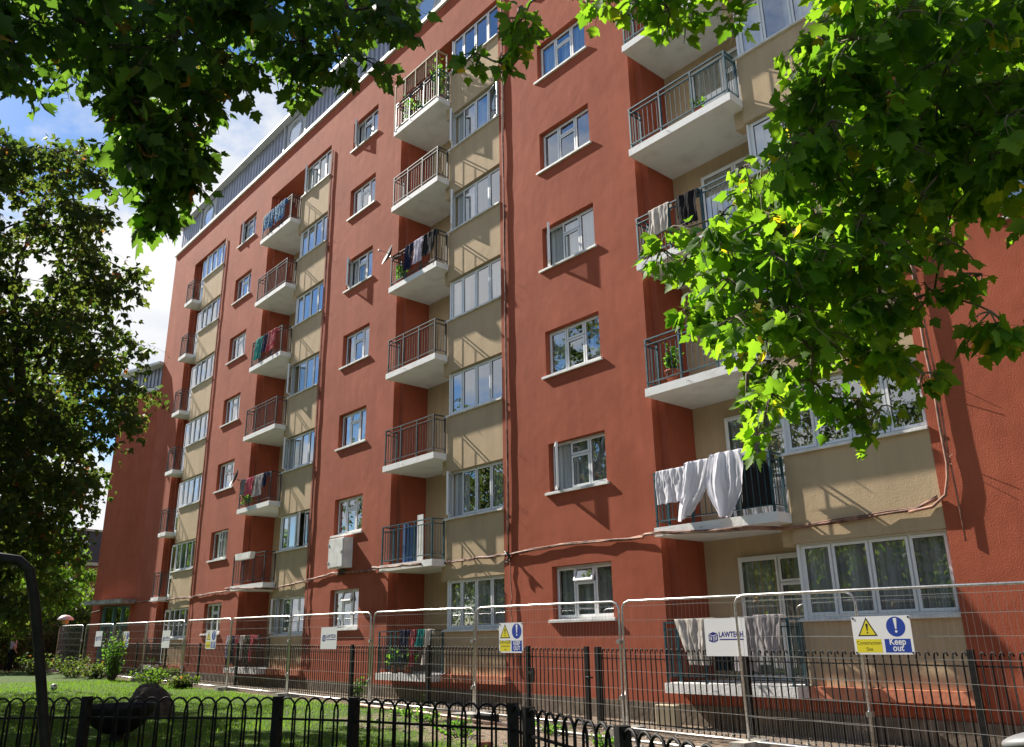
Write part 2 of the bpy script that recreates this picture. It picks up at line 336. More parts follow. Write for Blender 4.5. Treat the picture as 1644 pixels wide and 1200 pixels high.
# --- slots: loggias, bays, balconies
PB=1.41-H     # panel bottom for row k: 1.41+H*(k-1)
bopen={(2,1):((0,'left',.9),),(2,3):(),(2,5):((0,'left',1.0),),(2,2):(),(2,4):((0,'left',.8),),(1,3):((0,'left',.9),),(1,6):((0,'left',.6),),(1,2):((0,'left',.8),),(1,1):((2,'left',.35),),(1,0):((0,'left',.9),),(1,5):()}
bopen[(2,5)]=((0,'left',.9),(3,'left',.25)); 
for si,(rl,bl,br) in enumerate(SL):
    small=si==0
    lw=MB(); bw=MB()
    dep=.34 if small else 1.04
    lw.quad((rl,.2,SLOTB),(rl+.2,.2,SLOTB),(rl+.2,.2,SLOTT),(rl,.2,SLOTT))
    lw.quad((rl+.2,.2,SLOTB),(rl+.2,dep,SLOTB),(rl+.2,dep,SLOTT),(rl+.2,.2,SLOTT))
    lw.quad((rl,.2,SLOTT-.002),(br,.2,SLOTT-.002),(br,1.2,SLOTT-.002),(rl,1.2,SLOTT-.002))
    if small:
        lw.quad((rl+.2,dep,SLOTB),(bl+.0,dep,SLOTB),(bl+.0,dep,SLOTT),(rl+.2,dep,SLOTT))
    lw.build('loggia_wall',M['red'],B)
    if not small:
        bw.quad((rl+.2,dep,SLOTB),(bl+.25,dep,SLOTB),(bl+.25,dep,SLOTT),(rl+.2,dep,SLOTT))
        bw.box(bl+.0,bl+.1,.2,dep+.1,SLOTB,SLOTT-.01)
        bw.build('loggia_back_wall',M['beige'],B)
    for k in range(0,8):
        z1=.20+k*H; z0=1.41+(k-1)*H
        if k==0: z0=SLOTB+.002
        if k==7: break
        mb=MB(); mb.box(bl,br-.002,.012,.26,z0,z1)
        if k and not small: mb.box(bl-.22,bl-.001,.06,.3,z0-.03,z0+.34)
        mb.build('bay_panel',M['beige'],B)
    for k in ROWS:
        fz=SLOTB+k*H
        zt=1.415+k*H if k<6 else SLOTT-.01
        x0=bl+.04; wd=br-x0-.006
        cur=FULL if k==0 or (k==2 and si==3) or (k<3 and si==0) else (None,HALF,CURL,SIDE)[(si+k)%4]
        if si==2 and k in (1,): cur=HALF
        o=add_window(x0,.10,.25+k*H,wd,zt-.25-k*H-.005,L4,'b%d'%((si*3+k)%4),bopen.get((si,k),()),cur)
        if k==1 and si==3: pass
        sill(o,bl-.06,br-.003,.25+k*H,-.045,.105,.05)
        c=MB(); c.box(bl+.0,bl+.039,.08,.16,.25+k*H,zt-.005)
        c.build('corner_post',M['upvc'],o)
        # door
        if small:
            dx0=bl-.62; dw=.6; dy=.12
            c=MB()
            me,gl=win_mesh(dw,2.12,[(0,1,0,.36),(0,1,.36,1)],('sd',))
            d=place('door',me,B,dx0,dy,fz+.02); place('pane',gl,d,dx0,dy,fz+.02)
        else:
            if si==3: dx0,dw,ll=bl-1.72,1.75,[(0,.47,0,1),(.47,1,0,.78),(.47,1,.78,1)]
            else: dx0,dw,ll=bl-.85,.84,[(0,1,0,.3),(0,1,.3,1)]
            me,gl=win_mesh(dw,2.1,ll,('door',si))
            d=place('door',me,B,dx0,.93,fz+.02); place('pane',gl,d,dx0,.93,fz+.02)
            if si==3: place('curtain',curtain_mesh(dw,2.1,FULL,('dc',)),d,dx0,1.035,fz+.02)
        # balcony
        sx0=rl+.205; sx1=(bl-.22 if small else bl+.03); sy=-.42 if not small else -.36
        sb=MB(); sb.box(sx0,sx1,sy,-.004,fz-.16,fz); sb.box(sx0,bl-.002,-.004,dep-.002,fz-.16,fz)
        bal=sb.build('balcony',M['slab'],B); bal['label']='white painted concrete balcony slab with metal railing'
        r=MB(); ry=sy+.05; xa=sx0+.05; xb=sx1-.07; zt_=fz+.98
        def post(x,y): r.box(x-.018,x+.018,y-.018,y+.018,fz-.06 if y<sy+.1 else fz,zt_)
        npn=3 if not small else 1
        for j in range(npn+1): post(xa+(xb-xa)*j/npn,ry)
        for y in (-.02,): post(xa,y); post(xb,y)
        for zz,t in ((zt_,.02),(zt_-.11,.014),(fz+.11,.014)):
            r.box(xa-.03,xb+.03,ry-.018,ry+.018,zz,zz+t*1.3)
            r.box(xa-.018,xa+.018,ry+.018,-.002,zz+.001,zz+t*1.3-.001); r.box(xb-.018,xb+.018,ry+.018,-.002,zz+.001,zz+t*1.3-.001)
        n=int((xb-xa)/.115)
        for j in range(1,n):
            x=xa+(xb-xa)*j/n; r.tube([(x,ry,fz+.12),(x,ry,zt_-.11)],.0075,4)
        for x in (xa,xb):
            for j in range(1,4):
                y=ry+(-.02-ry)*j/4; r.tube([(x,y,fz+.12),(x,y,zt_-.11)],.0075,4)
        rr=r.build('railing',M['teal'] if si==3 or (si==2 and k in(0,1,6)) else M['rail'],bal)
        # little drain spout and bracket on the slab edge
        dmb=MB(); dmb.tube([(sx0+(sx1-sx0)*.42,sy+.01,fz-.09),(sx0+(sx1-sx0)*.42-.03,sy-.05,fz-.10)],.008,6); dmb.build('drain_spout',M['wire'],bal)
    # ledge under bay
    mb=MB(); mb.box(bl+.03,br+.1,-.11,-.001,SLOTB-.17,SLOTB-.001); mb.build('ledge',M['ledge'],B)
# --- roof
mb=MB(); mb.box(X0-.08,X1,-.08,.6,TOP+.002,TOP+.14); mb.build('coping',M['white'],B)
mb=MB(); x=X0+.15; cz0,cz1=TOP+.15,20.47
portx=[-36.3,-27.35,-18.2,-9,0]
while x<X1-.3:
    if any(abs(x+.15-p)<.85 for p in portx):
        if mb.v: mb.build('cladding',M['clad'],B); mb=MB()
        x+=.3; continue
    mb.quad((x,.12,cz0),(x+.13,.12,cz0),(x+.13,.12,cz1),(x,.12,cz1)); mb.quad((x+.13,.12,cz0),(x+.16,.17,cz0),(x+.16,.17,cz1),(x+.13,.12,cz1))
    mb.quad((x+.16,.17,cz0),(x+.27,.17,cz0),(x+.27,.17,cz1),(x+.16,.17,cz1)); mb.quad((x+.27,.17,cz0),(x+.3,.12,cz0),(x+.3,.12,cz1),(x+.27,.17,cz1)); x+=.3
mb.quad((X0+.15,11,cz0),(X0+.15,.12,cz0),(X0+.15,.12,cz1),(X0+.15,11,cz1)); mb.build('cladding',M['clad'],B)
for p in portx:
    f=MB(); f.box(p-1.0,p+1.0,.15,.25,cz0,cz1-.01); f.box(p-.98,p-.9,.08,.15,cz0,cz1-.01); f.box(p+.9,p+.98,.08,.15,cz0,cz1-.01)
    ring=[(p+.56*math.cos(t),20.47-.72+.56*math.sin(t)) for t in np.linspace(0,2*math.pi,28,endpoint=False)]
    f.tube([(q[0],.13,q[1]) for q in ring]+[(ring[0][0],.13,ring[0][1])],.035,6)
    o=f.build('round_window',M['cladp'],B); g_=MB(); g_.poly([(q[0],.14,q[1]) for q in ring]); g_.build('pane',M['glass'],o)
mb=MB(); mb.box(X0-.15,X1,-.10,12.1,20.48,20.58); mb.box(X0-.17,X1+.02,-.14,-.10,20.49,20.60); mb.box(X0-.19,X0-.15,-.14,12.1,20.49,20.60); mb.build('roof',M['cladp'],B)
# --- cables
def wob(p0,p1,n,a,sag=0):
    out=[]
    for i in range(n+1):
        t=i/n; q=Vector(p0).lerp(Vector(p1),t); q+=Vector((random.uniform(-a,a) if abs(p1[0]-p0[0])<1 else 0,random.uniform(-.5,.5)*a*.6,random.uniform(-a,a) if abs(p1[0]-p0[0])>=1 else 0)); q.z-=sag*4*t*(1-t); out.append(q)
    return out
mb=MB()
nodes=[(-39.8,1.85),(-36.9,1.80),(-33.5,1.76),(-28.9,1.84),(-26,1.70),(-23.7,1.82),(-22.2,1.93),(-19.3,1.86),(-16.8,1.80),(-14.25,1.83),(-12.6,1.87),(-9.95,1.80),(-7.3,1.66),(-5.2,1.72),(-4.7,1.9)]
pts=[]
for (a,za),(b,zb) in zip(nodes[:-1],nodes[1:]):
    inb=any(s[0]<(a+b)/2<s[1]-.3 for s in SL)
    yy=-.035 if not inb else -.46
    n=max(3,int((b-a)/.35)); seg=wob((a,yy,za),(b,yy,zb),n,.018); pts+=seg[:-1]
pts=[Vector((p.x,p.y,p.z)) for p in pts]
for dz,r in ((0,.02),(.022,.012),(-.02,.009)):
    mb.tube([p+Vector((0,random.uniform(-.012,.012),dz+random.uniform(-.01,.01))) for p in pts],r,6)
mb.build('cable_run',M['cable'],B)
for x,zt_ in ((-33.2,17.2),(-23.72,17.0),(-14.27,17.2)):
    mb=MB()
    for dx,r in ((0,.02),(.03,.012)):
        mb.tube(wob((x+dx,-.035,1.85),(x+dx,-.035,zt_),26,.016),r,6)
    for _ in range(8):
        z=random.uniform(1.9,16.5); mb.tube([(x,-.03,z),(x+random.uniform(.04,.1),-.10,z+random.uniform(-.08,.08))],.004,4)
    mb.tube(wob((x+.12,-.03,-.6),(x+.02,-.03,1.85),10,.035),.013,5)
    mb.build('riser_cable',M['cable'],B)
mb=MB()
p=[(-5.3,-.04,1.69),(-4.95,-.05,1.72),(-4.75,-.05,1.86),(-4.68,-.05,2.1)]; mb.tube(p+wob((-4.67,-.045,2.3),(-4.62,-.045,17),26,.02),.024,6)
mb.tube(wob((-4.60,-.03,1.2),(-4.62,-.03,17),26,.02),.012,5)
for _ in range(9):
    z=random.uniform(1.9,12); mb.tube([(-4.63,-.04,z),(-4.63+random.uniform(.05,.12),-.12,z+random.uniform(-.08,.08))],.005,4)
mb.build('riser_cable',M['cable'],B)
q=Vector((-14.2,-.05,1.8)); mb=MB(); prev=q
for _ in range(12):
    n_=q+Vector((random.uniform(-.12,.12),random.uniform(-.1,.0),random.uniform(-.18,.1))); mb.tube([prev,n_],.014,5); prev=n_
mb.build('cable_knot',M['darkcable'],B)
# --- wing
wd=Vector((-.961,-.276,0)); wn=Vector((.276,-.961,0)); O=Vector((X0,0.0,0))
Wg=thing('stair_wing','shaded red rendered stair wing with grey clad top and teal entrance','building',(X0-2,-.5,-1.3))
def wq(mb,s0,s1,z0,z1,n0,n1,mi=0):  # box in wing coordinates
    c=[]
    for z in (z0,z1):
        for s,n in ((s1,n1),(s0,n1),(s0,n0),(s1,n0)):
            q=O+wd*s+wn*n; c.append((q.x,q.y,z))
    k=len(mb.v); mb.v+=c
    for q in ((0,3,2,1),(4,5,6,7),(0,1,5,4),(1,2,6,5),(2,3,7,6),(3,0,4,7)): mb.f.append(tuple(k+i for i in q)); mb.mi.append(mi); mb.sm.append(False)
mb=MB(); wq(mb,0,.3,-1.6,11.8,-9,0); wq(mb,.3,2.55,1.75,11.8,-9,0); wq(mb,2.55,3.28,-1.6,11.8,-9,0); wq(mb,.3,2.55,-1.6,1.75,-9,-.4); mb.build('wall',M['red'],Wg)
mb=MB(); wq(mb,-.05,3.36,11.802,12.0,-9,.08); wq(mb,-.05,3.42,13.08,13.2,-9,.25); mb.build('coping',M['white'],Wg)
mb=MB(); s=.05
while s<3.2: wq(mb,s,s+.15,12.0,13.08,-.5,-.2); wq(mb,s+.15,s+.3,12.0,13.08,-.5,-.25); s+=.3
wq(mb,3.05,3.25,12.0,13.08,-9,-.5); mb.build('cladding',M['clad'],Wg)
mb=MB(); wq(mb,-.15,2.75,1.80,1.98,.002,.75); mb.build('canopy',M['concrete'],Wg)
mb=MB()
for s in (.32,.98,1.64,2.45): wq(mb,s,s+.08,-1.5,1.74,-.22,-.07)
for z in (-1.35,.85,1.66): wq(mb,.4,2.45,z,z+.08,-.21,-.08)
for i in range(14): wq(mb,.45+i*.14,.47+i*.14,-1.27,.85,-.16,-.14)
dd=mb.build('entrance_door',M['dgreen'],Wg); mb=MB(); wq(mb,.4,2.45,.93,1.66,-.155,-.15); mb.build('pane',M['glass'],dd)
mb=MB(); mb.tube([O+wd*1.0+wn*.15+Vector((0,0,1.72))+Vector((0,0,-.0)),O+wd*3.2+wn*.05+Vector((0,0,1.5))],.015,5); mb.build('cable_run',M['darkcable'],Wg)
# ------------------------------------------------------------------ things on the facade
def cloth_obj(label,x0,x1,zt,zb,y,mat_,name='hanging_cloth',cat='laundry',folds=5,left=None,right=None,hem=None,group=None,amp=.035):
    nx,nz=48,26; mb=MB(); ph=random.uniform(0,6)
    left=left or (lambda t:0); right=right or (lambda t:0); hem=hem or (lambda s:0)
    P=[]
    for j in range(-2,nz+1):
        row=[]
        for i in range(nx+1):
            s=i/nx
            if j<0: row.append((x0+(x1-x0)*s, y+.05+.02*(-j), zt+.03-.06*(-j-1)*2)); continue
            t=j/nz; xa=x0+left(t); xb=x1+right(t); x=xa+(xb-xa)*s
            zz=zt+.035-(zt-zb+hem(s))*t
            fo_=noise.noise(Vector((s*folds*2.1+ph,t*1.1,ph)))+.45*noise.noise(Vector((s*folds*5.3+ph,t*2.0+s,ph+4))); row.append((x,y-.035-amp*1.3*(.3+.7*t)*(1+1.5*fo_),zz+.02*noise.noise(Vector((s*9,ph,0)))*t)); vx=row[-1]; cr1=noise.noise(Vector((x*7+ph,zz*2.2,ph)))*.035*t+noise.noise(Vector((x*22,zz*9,ph)))*.012; row[-1]=(vx[0]+cr1*.5,vx[1]+cr1,vx[2]+cr1*.3)
        P.append(row)
    n=len(mb.v)
    for row in P: mb.v+=row
    for j in range(len(P)-1):
        for i in range(nx):
            a=j*(nx+1)+i; mb.f.append((a,a+nx+1,a+nx+2,a+1)); mb.mi.append(0); mb.sm.append(True)
    o=mb.build(name,mat_,None,((x0+x1)/2,y,zb)); tag(o,label,cat,group); return o
def RT(k): return SLOTB+k*H+.985
RY=-.37
cloth_obj('small white cloth hanging at the left end of the white sheet balcony',-9.62,-8.98,RT(1),RT(1)-.62,RY,M['sheet'],'towel','laundry',3,right=lambda t:.08*t)
cloth_obj('large white sheet gathered to a point, left of the pair on the balcony rail',-8.95,-8.27,RT(1)+.05,RT(1)-1.0,RY-.02,M['sheet'],'bed_sheet','laundry',3,left=lambda t:-.16*t,right=lambda t:.05*t-.65*t**1.7,hem=lambda s:-.12*s,amp=.06)
cloth_obj('billowing white sheet beside the pointed sheet on the balcony rail',-8.36,-7.72,RT(1)+.09,RT(1)-1.02,RY-.05,M['sheet'],'bed_sheet','laundry',2,left=lambda t:-.12*math.sin(t*3.14)+.22*t**3,right=lambda t:.06*math.sin(t*3.14)-.30*t**3,hem=lambda s:0,amp=.10)
M['c_cream']=cloth('cream_cloth',(.55,.5,.45),(.62,.58,.54)); M['c_grey']=cloth('grey_cloth',(.38,.35,.36),(.3,.28,.29)); M['c_lilac']=cloth('lilac_cloth',(.5,.47,.6),(.6,.58,.66))
M['c_navy']=cloth('navy_cloth',(.02,.025,.06),(.05,.05,.09)); M['c_red']=cloth('red_cloth',(.35,.03,.05),(.5,.2,.2)); M['c_teal']=cloth('teal_cloth',(.02,.2,.19),(.04,.3,.27))
M['c_pink']=cloth('pink_cloth',(.65,.15,.2)); M['c_blue']=cloth('blue_patterned_cloth',(.03,.09,.3),(.35,.55,.6),14); M['c_camo']=cloth('camouflage_cloth',(.05,.05,.03),(.3,.28,.22),12); M['c_dark']=cloth('dark_cloth',(.02,.02,.022))
cloth_obj('cream lace cloth hanging behind the company board on ground balcony',-9.45,-8.62,RT(0)+.03,RT(0)-.72,RY,M['c_cream'],'towel','laundry',3,left=lambda t:.3*t,right=lambda t:-.12*t)
cloth_obj('grey trousers folded over the railing right of the company board',-8.28,-7.82,RT(0)+.03,RT(0)-.80,RY,M['c_grey'],'trousers','laundry',2,left=lambda t:.06*t)
cloth_obj('pale grey shirt bunched over the railing beside the grey trousers',-7.86,-7.35,RT(0)+.05,RT(0)-.6,RY-.01,M['c_grey'],'shirt','laundry',2,left=lambda t:.12*t,right=lambda t:-.1*t)
cloth_obj('dark coat hanging inside the railing behind the white sheets',-7.9,-7.3,RT(1)-.05,RT(1)-.9,RY+.12,M['c_dark'],'coat','laundry',2)
cloth_obj('dark leggings hanging low on the ground balcony with cream lace',-8.7,-8.3,RT(0)-.05,RT(0)-.8,RY+.1,M['c_dark'],'trousers','laundry',2)
def many(si,k,items,rise=0):
    rl,bl,br=SL[si]; xa=rl+.3
    for (a,b,dr,mt,label,nm) in items:
        cloth_obj(label,xa+a,xa+b,RT(k)+rise,RT(k)-dr,RY,M[mt],nm,'laundry',2,left=lambda t:random.uniform(0,.01),right=lambda t:-.03*t)
many(2,0,[(.95,1.35,.8,'c_navy','navy trousers on the ground balcony next to red top','trousers'),(1.42,1.66,.85,'c_red','red and white top on the ground balcony beside teal top','shirt'),(1.68,2.0,.4,'c_teal','teal top on ground balcony with the red top','shirt'),(2.0,2.25,.8,'c_cream','cream trousers at right end of that ground balcony','trousers')])
many(1,0,[(.02,.3,.7,'c_lilac','pale lilac top first on the crowded left ground balcony','shirt'),(.32,.7,.85,'c_navy','navy jeans on the crowded left ground balcony','trousers'),(.72,1.05,.6,'c_red','dark red top in the crowded left ground balcony row','shirt'),(1.07,1.42,.75,'c_cream','cream towel in the crowded left ground balcony row','towel'),(1.44,1.85,.9,'c_camo','camouflage patterned trousers on left ground balcony','trousers'),(1.87,2.1,.8,'c_pink','faded pink top at the end of the crowded ground balcony','shirt')])
many(1,2,[(.05,.45,.55,'c_grey','grey top hanging near the small satellite dish','shirt'),(.55,1.05,.62,'c_pink','bright pink top on the railing between grey cloths','shirt'),(1.15,1.85,.75,'c_grey','wide pale grey towel right of the bright pink top','towel'),(1.9,2.2,.5,'c_navy','navy top right of the wide grey towel','shirt')])
many(1,4,[(.3,.9,.85,'c_teal','pair of teal towels on the balcony below the patterned sheet','towel'),(.95,1.35,.7,'c_navy','navy top right of the teal towels','shirt'),(1.4,2.0,.8,'c_red','dark red and pink cloth right of the teal towels','towel')])
many(1,6,[(.1,1.0,.75,'c_blue','blue and white patterned sheet at left of top balcony','bed_sheet'),(1.02,1.95,.8,'c_blue','blue and white patterned sheet at right of top balcony','bed_sheet')])
many(2,4,[(.75,1.1,.8,'c_navy','dark navy top left of the lilac shirt','shirt'),(1.15,1.6,.75,'c_lilac','pale lilac shirt hanging in the middle of a dark laundry row','shirt'),(1.65,2.2,.7,'c_dark','black clothes right of the lilac shirt','shirt')])
many(3,3,[(.3,.8,.6,'c_cream','pale cloth on railing behind the plane leaves','towel'),(1.0,1.5,.7,'c_dark','black cloth right of the pale cloth behind the leaves','shirt')])
def dish(label,c,r=.36,ang=0):
    t=thing('satellite_dish',label,'satellite dish',c)
    mb=MB(); k=20; R=[]
    ax=Vector((-.25,-.9,.35)).normalized(); a=ax.orthogonal().normalized(); b=ax.cross(a)
    rings=5
    for i in range(rings+1):
        q=r*i/rings
        for j in range(k):
            tt=6.2832*j/k; R.append(Vector(c)+a*q*math.cos(tt)+b*q*math.sin(tt)+ax*(-.08+.10*(q/r)**2))
    mb.v=[tuple(v) for v in R]
    for i in range(rings):
        for j in range(k): mb.f.append((i*k+j,i*k+(j+1)%k,(i+1)*k+(j+1)%k,(i+1)*k+j)); mb.mi.append(0); mb.sm.append(True)
    mb.build('reflector',M['dish'],t)
    mb=MB(); mb.tube([Vector(c)-ax*.08,Vector(c)+Vector((.15,.1,-.12)),Vector(c)+Vector((.5,.15,-.14))],.018,6); mb.build('mount_arm',M['galv'],t)
    mb=MB(); f=Vector(c)+ax*.3; mb.tube([Vector(c)-b*r*.9+ax*.0,f],.008,5); mb.tube([f,f-ax*.08],.03,8); mb.build('receiver_arm',M['galv'],t)
dish('grey satellite dish beside the balcony with the lilac shirt',(-18.95,-.55,10.85),.33)
dish('grey satellite dish beside the bright pink laundry',(-28.75,-.55,5.72),.33)
# utility box
t=thing('utility_cabinet','white metal utility cabinet fixed to the red wall under a window','utility box',(-21.4,0,2.03))
mb=MB(); mb.box(-22.0,-21.15,-.3,-.002,2.03,2.88); bx=mb.build('casing',M['white'],t)
mb=MB(); mb.box(-21.97,-21.18,-.325,-.302,2.06,2.85); dr=mb.build('door',M['white'],t)
mb=MB()
for zz in (2.2,2.7): mb.box(-21.99,-21.94,-.34,-.326,zz-.03,zz+.03)
mb.box(-21.24,-21.21,-.345,-.326,2.42,2.5); mb.build('hinge',M['galv'],dr)
mb=MB()
for i in range(5): mb.tube(wob((-21.6+i*.06,-.12,2.03),(-21.9+i*.09,-.04,1.85),4,.02),.014,5)
mb.build('cable',M['darkcable'],t)
# planter on rail col2 k1
t=thing('window_box','long white planter box clipped on top of a balcony railing','planter',(-27.4,RY-.1,RT(1)-.1))
mb=MB(); mb.prism([(-28.0,RT(1)-.16),(-26.85,RT(1)-.16),(-26.8,RT(1)+.05),(-28.05,RT(1)+.05)],RY-.2,RY-.03); mb.build('trough',M['white'],t)
# leaves ------------------------------------------------------------ 
half=[(0,0),(.17,-.07),(.38,-.01),(.36,.14),(.47,.2),(.57,.44),(.44,.44),(.30,.50),(.32,.68),(.2,.69),(.12,.86),(0,1.02)]
OUT=np.array(half+[(-x,y) for x,y in half[-2:0:-1]])
def leaf_template(simple=0):
    if simple==1: o=np.array([(0,0),(.42,.08),(.5,.45),(.2,.5),(0,1),(-.2,.5),(-.5,.45),(-.42,.08)])
    elif simple==2: o=np.array([(0,0),(.35,.4),(0,1),(-.35,.4)])
    else: o=OUT
    c=np.array([[0,.35]]); p=np.vstack([c,o]); z=-.28*np.abs(p[:,0])-.16*(p[:,1])**2+.03
    v=np.column_stack([p,z]); n=len(o)
    f=[(0,1+i,1+(i+1)%n) for i in range(n)]
    if simple==2: v=v[1:]; f=[(0,1,2),(0,2,3)]
    return v,np.array(f)
def leaves_mesh(name,P,T,S,simple,mat_,off,up=.6,jit=.8,tint=None):
    """P positions, T tip directions, S sizes"""
    n=len(P); v,f=leaf_template(simple)
    T=T/np.linalg.norm(T,axis=1,keepdims=True)
    nr=rng.normal(size=(n,3))*jit+np.array([0,0,up]); nr-=T*(nr*T).sum(1,keepdims=True); nr/=np.linalg.norm(nr,axis=1,keepdims=True)
    X=np.cross(T,nr); curl=rng.uniform(.2,2.6,size=(n,1,1))
    V=P[:,None,:]+S[:,None,None]*(v[None,:,0:1]*X[:,None,:]+v[None,:,1:2]*T[:,None,:]+curl*v[None,:,2:3]*nr[:,None,:])
    V=V.reshape(-1,3)-np.array(off); Fc=(f[None]+np.arange(n)[:,None,None]*len(v)).reshape(-1,3)
    me=bpy.data.meshes.new(name); me.vertices.add(len(V)); me.vertices.foreach_set('co',V.astype(np.float32).ravel())
    nf=len(Fc); me.loops.add(nf*3); me.loops.foreach_set('vertex_index',Fc.astype(np.int32).ravel())
    me.polygons.add(nf); me.polygons.foreach_set('loop_start',np.arange(0,nf*3,3,dtype=np.int32)); me.polygons.foreach_set('loop_total',np.full(nf,3,dtype=np.int32))
    me.update(calc_edges=True)
    a=me.attributes.new('tint','FLOAT','FACE'); tv=rng.uniform(0,1,size=n) if tint is None else tint
    a.data.foreach_set('value',np.repeat(tv,len(f)).astype(np.float32)); me.materials.append(mat_); return me
def inpoly(p,poly):
    x,y=p; c=False; j=len(poly)-1
    for i in range(len(poly)):
        xi,yi=poly[i]; xj,yj=poly[j]
        if (yi>y)!=(yj>y) and x<(xj-xi)*(y-yi)/(yj-yi)+xi: c=not c
        j=i
    return c
def foliage(root,centers,radii,leaf,simple,mat_,ntwig,nleaf,barkm,limbs,up=.6,jit=.8,droop=.55,twr=.006,keep=None):
    """limbs: list of polylines with radii; every cluster gets twigs that grow from its centre and carry leaves"""
    wood=MB(); P=[];T=[];S=[]
    for c,r in zip(centers,radii):
        c=Vector(c)
        for _ in range(ntwig):
            d=Vector((random.gauss(0,1),random.gauss(0,1),random.gauss(0,.7)-.15)).normalized(); ln=r*random.uniform(.6,1.15)
            pts=[]; 
            for i in range(4):
                t=i/3; pts.append(c+d*(ln*t)+Vector((0,0,-droop*ln*t*t))+Vector((random.gauss(0,.03),random.gauss(0,.03),random.gauss(0,.02)))*ln*(1 if i else 0))
            if twr: wood.tube(pts,[twr,twr*.8,twr*.6,twr*.35],4,cap=False)
            for k in range(nleaf):
                t=random.uniform(.15,1.02); i=min(2,int(t*3)); q=pts[i].lerp(pts[i+1],t*3-i) if t<1 else pts[3]
                sd=Vector((random.gauss(0,1),random.gauss(0,1),random.gauss(0,.6)-.7)).normalized()
                pet=leaf*random.uniform(.3,.9); p=q+sd*pet
                if keep and not keep(p): continue
                P.append(p); T.append(sd*.8+d*.4+Vector((random.gauss(0,.3),random.gauss(0,.3),-.35))); S.append(leaf*random.uniform(.45,1.2))
                if twr and simple==0: wood.tube([q,p],[.0016,.0016],3,cap=False)
    for pl,ra,rb in limbs:
        n=len(pl); wood.tube(pl,[ra+(rb-ra)*i/(n-1) for i in range(n)],7)
    off=ROOT[root.name]
    me=leaves_mesh('crown',np.array(P),np.array(T),np.array(S),simple,mat_,off,up,jit)
    o=bpy.data.objects.new('crown',me); COL.objects.link(o); o.parent=root; ROOT[o.name]=off
    wood.build('branches',barkm,root)
    return len(P)
def curve(p0,p1,n=6,b=.15,sag=0):
    p0=Vector(p0);p1=Vector(p1); ln=(p1-p0).length; out=[]
    j=Vector((random.uniform(-b,b),random.uniform(-b,b),random.uniform(-b,b)+sag))*ln
    for i in range(n+1):
        t=i/n; out.append(p0.lerp(p1,t)+j*4*t*(1-t)*.5+Vector((random.gauss(0,.01),random.gauss(0,.01),random.gauss(0,.01)))*ln*(1 if 0<i<n else 0))
    return out
def fill(poly,d0,d1,sp,n):
    xs=[p[0] for p in poly]; ys=[p[1] for p in poly]; out=[]; tries=0
    while len(out)<n and tries<n*60:
        tries+=1; u=random.uniform(min(xs),max(xs)); v=random.uniform(min(ys),max(ys))
        if not inpoly((u,v),poly): continue
        if any((u-a)**2+(v-b)**2<(sp*.6)**2 and abs(d-e)<.8 for a,b,e in [(o[0],o[1],o[2]) for o in out] for d in (0,) if False): continue
        d=random.uniform(d0,d1); out.append((u,v,d))
    return out
def near(cs,hubs):   # link each cluster with the closest hub by a thin branch
    L_=[]; net=[(Vector(h),.012) for h in hubs]
    todo=sorted([Vector(c) for c in cs],key=lambda c:min((h-c).length for h,_ in net[:len(hubs)]))
    for c in todo:      # grow outward: each cluster hangs on the closest branch end that exists already
        h,r=min(net,key=lambda q:(q[0]-c).length+(.0 if q[1]>.0045 else .25))
        r2=max(.003,r*.78); L_.append((curve(h,c,4,.12,.05),r,r2)); net.append((c,r2))
    return L_
# overhanging tree, top left ---------------------------------------
TL=thing('overhanging_maple_tree','maple tree whose dark leafy boughs hang over the view at upper left','tree',(-3.6,-15.6,gz(-3.6)))
polyTL=[(-60,-60),(690,-60),(700,20),(660,70),(600,60),(570,110),(590,130),(500,110),(470,150),(400,150),(360,210),(370,250),(330,300),(240,370),(190,340),(180,250),(150,190),(100,170),(0,170),(-60,190)]
pix=fill([(-60,-60),(640,-60),(650,20),(560,50),(430,90),(360,110),(340,150),(250,150),(120,120),(0,120),(-60,140)],6.0,8.4,20,140)
pix+=fill([(190,150),(345,150),(335,235),(290,290),(215,270),(200,210)],6.0,7.2,20,30)
pix+=[(235,320,6.6),(265,345,6.5),(225,290,6.7),(300,270,6.6),(285,300,6.5),(240,345,6.6)]
pix+=[(470,120,6.6),(500,90,6.5),(545,90,6.4),(395,110,6.7),(585,95,6.2),(640,30,6.3),(180,235,6.7)]
cs=[at(*p) for p in pix]; rs=[.2 if p[1]<140 else .14 for p in pix]
# the rest of the crown above and beyond the frame, which shades what is seen of it
for _ in range(62):
    u=random.uniform(-700,300); v=random.uniform(-760,-60); 
    cs.append(at(u,v,random.uniform(6.5,9.5))); rs.append(random.uniform(.35,.6))
trk=[Vector((-3.6,-15.6,gz(-3.6)-.1)),Vector((-3.55,-15.5,0.2)),Vector((-3.7,-15.2,2.2)),Vector((-4.2,-14.6,4.2)),Vector((-4.8,-14,6.2))]
mb=MB(); mb.tube(trk,[.27,.22,.2,.17,.12],14); mb.build('trunk',M['bark'],TL)
hubs=[at(140,40,6.9),at(300,40,6.8),at(220,170,6.8),at(430,20,6.8),at(560,20,6.6),at(0,20,7.0),at(230,260,6.7),at(-200,-100,7.5),at(200,-150,7.5),at(500,-150,7.2),at(-300,-400,8.5),at(200,-450,8.5)]
limbs=[]
base=trk[3]
for a,b,r0 in ((base,hubs[8],.09),(trk[3],hubs[7],.09),(hubs[8],hubs[1],.045),(hubs[1],hubs[2],.025),(hubs[2],hubs[6],.018),(hubs[8],hubs[9],.05),(hubs[9],hubs[4],.03),(hubs[9],hubs[3],.03),(hubs[7],hubs[5],.04),(hubs[7],hubs[0],.04),(trk[4],hubs[10],.07),(trk[4],hubs[11],.07)):
    limbs.append((curve(a,b,7,.08),r0,r0*.5))
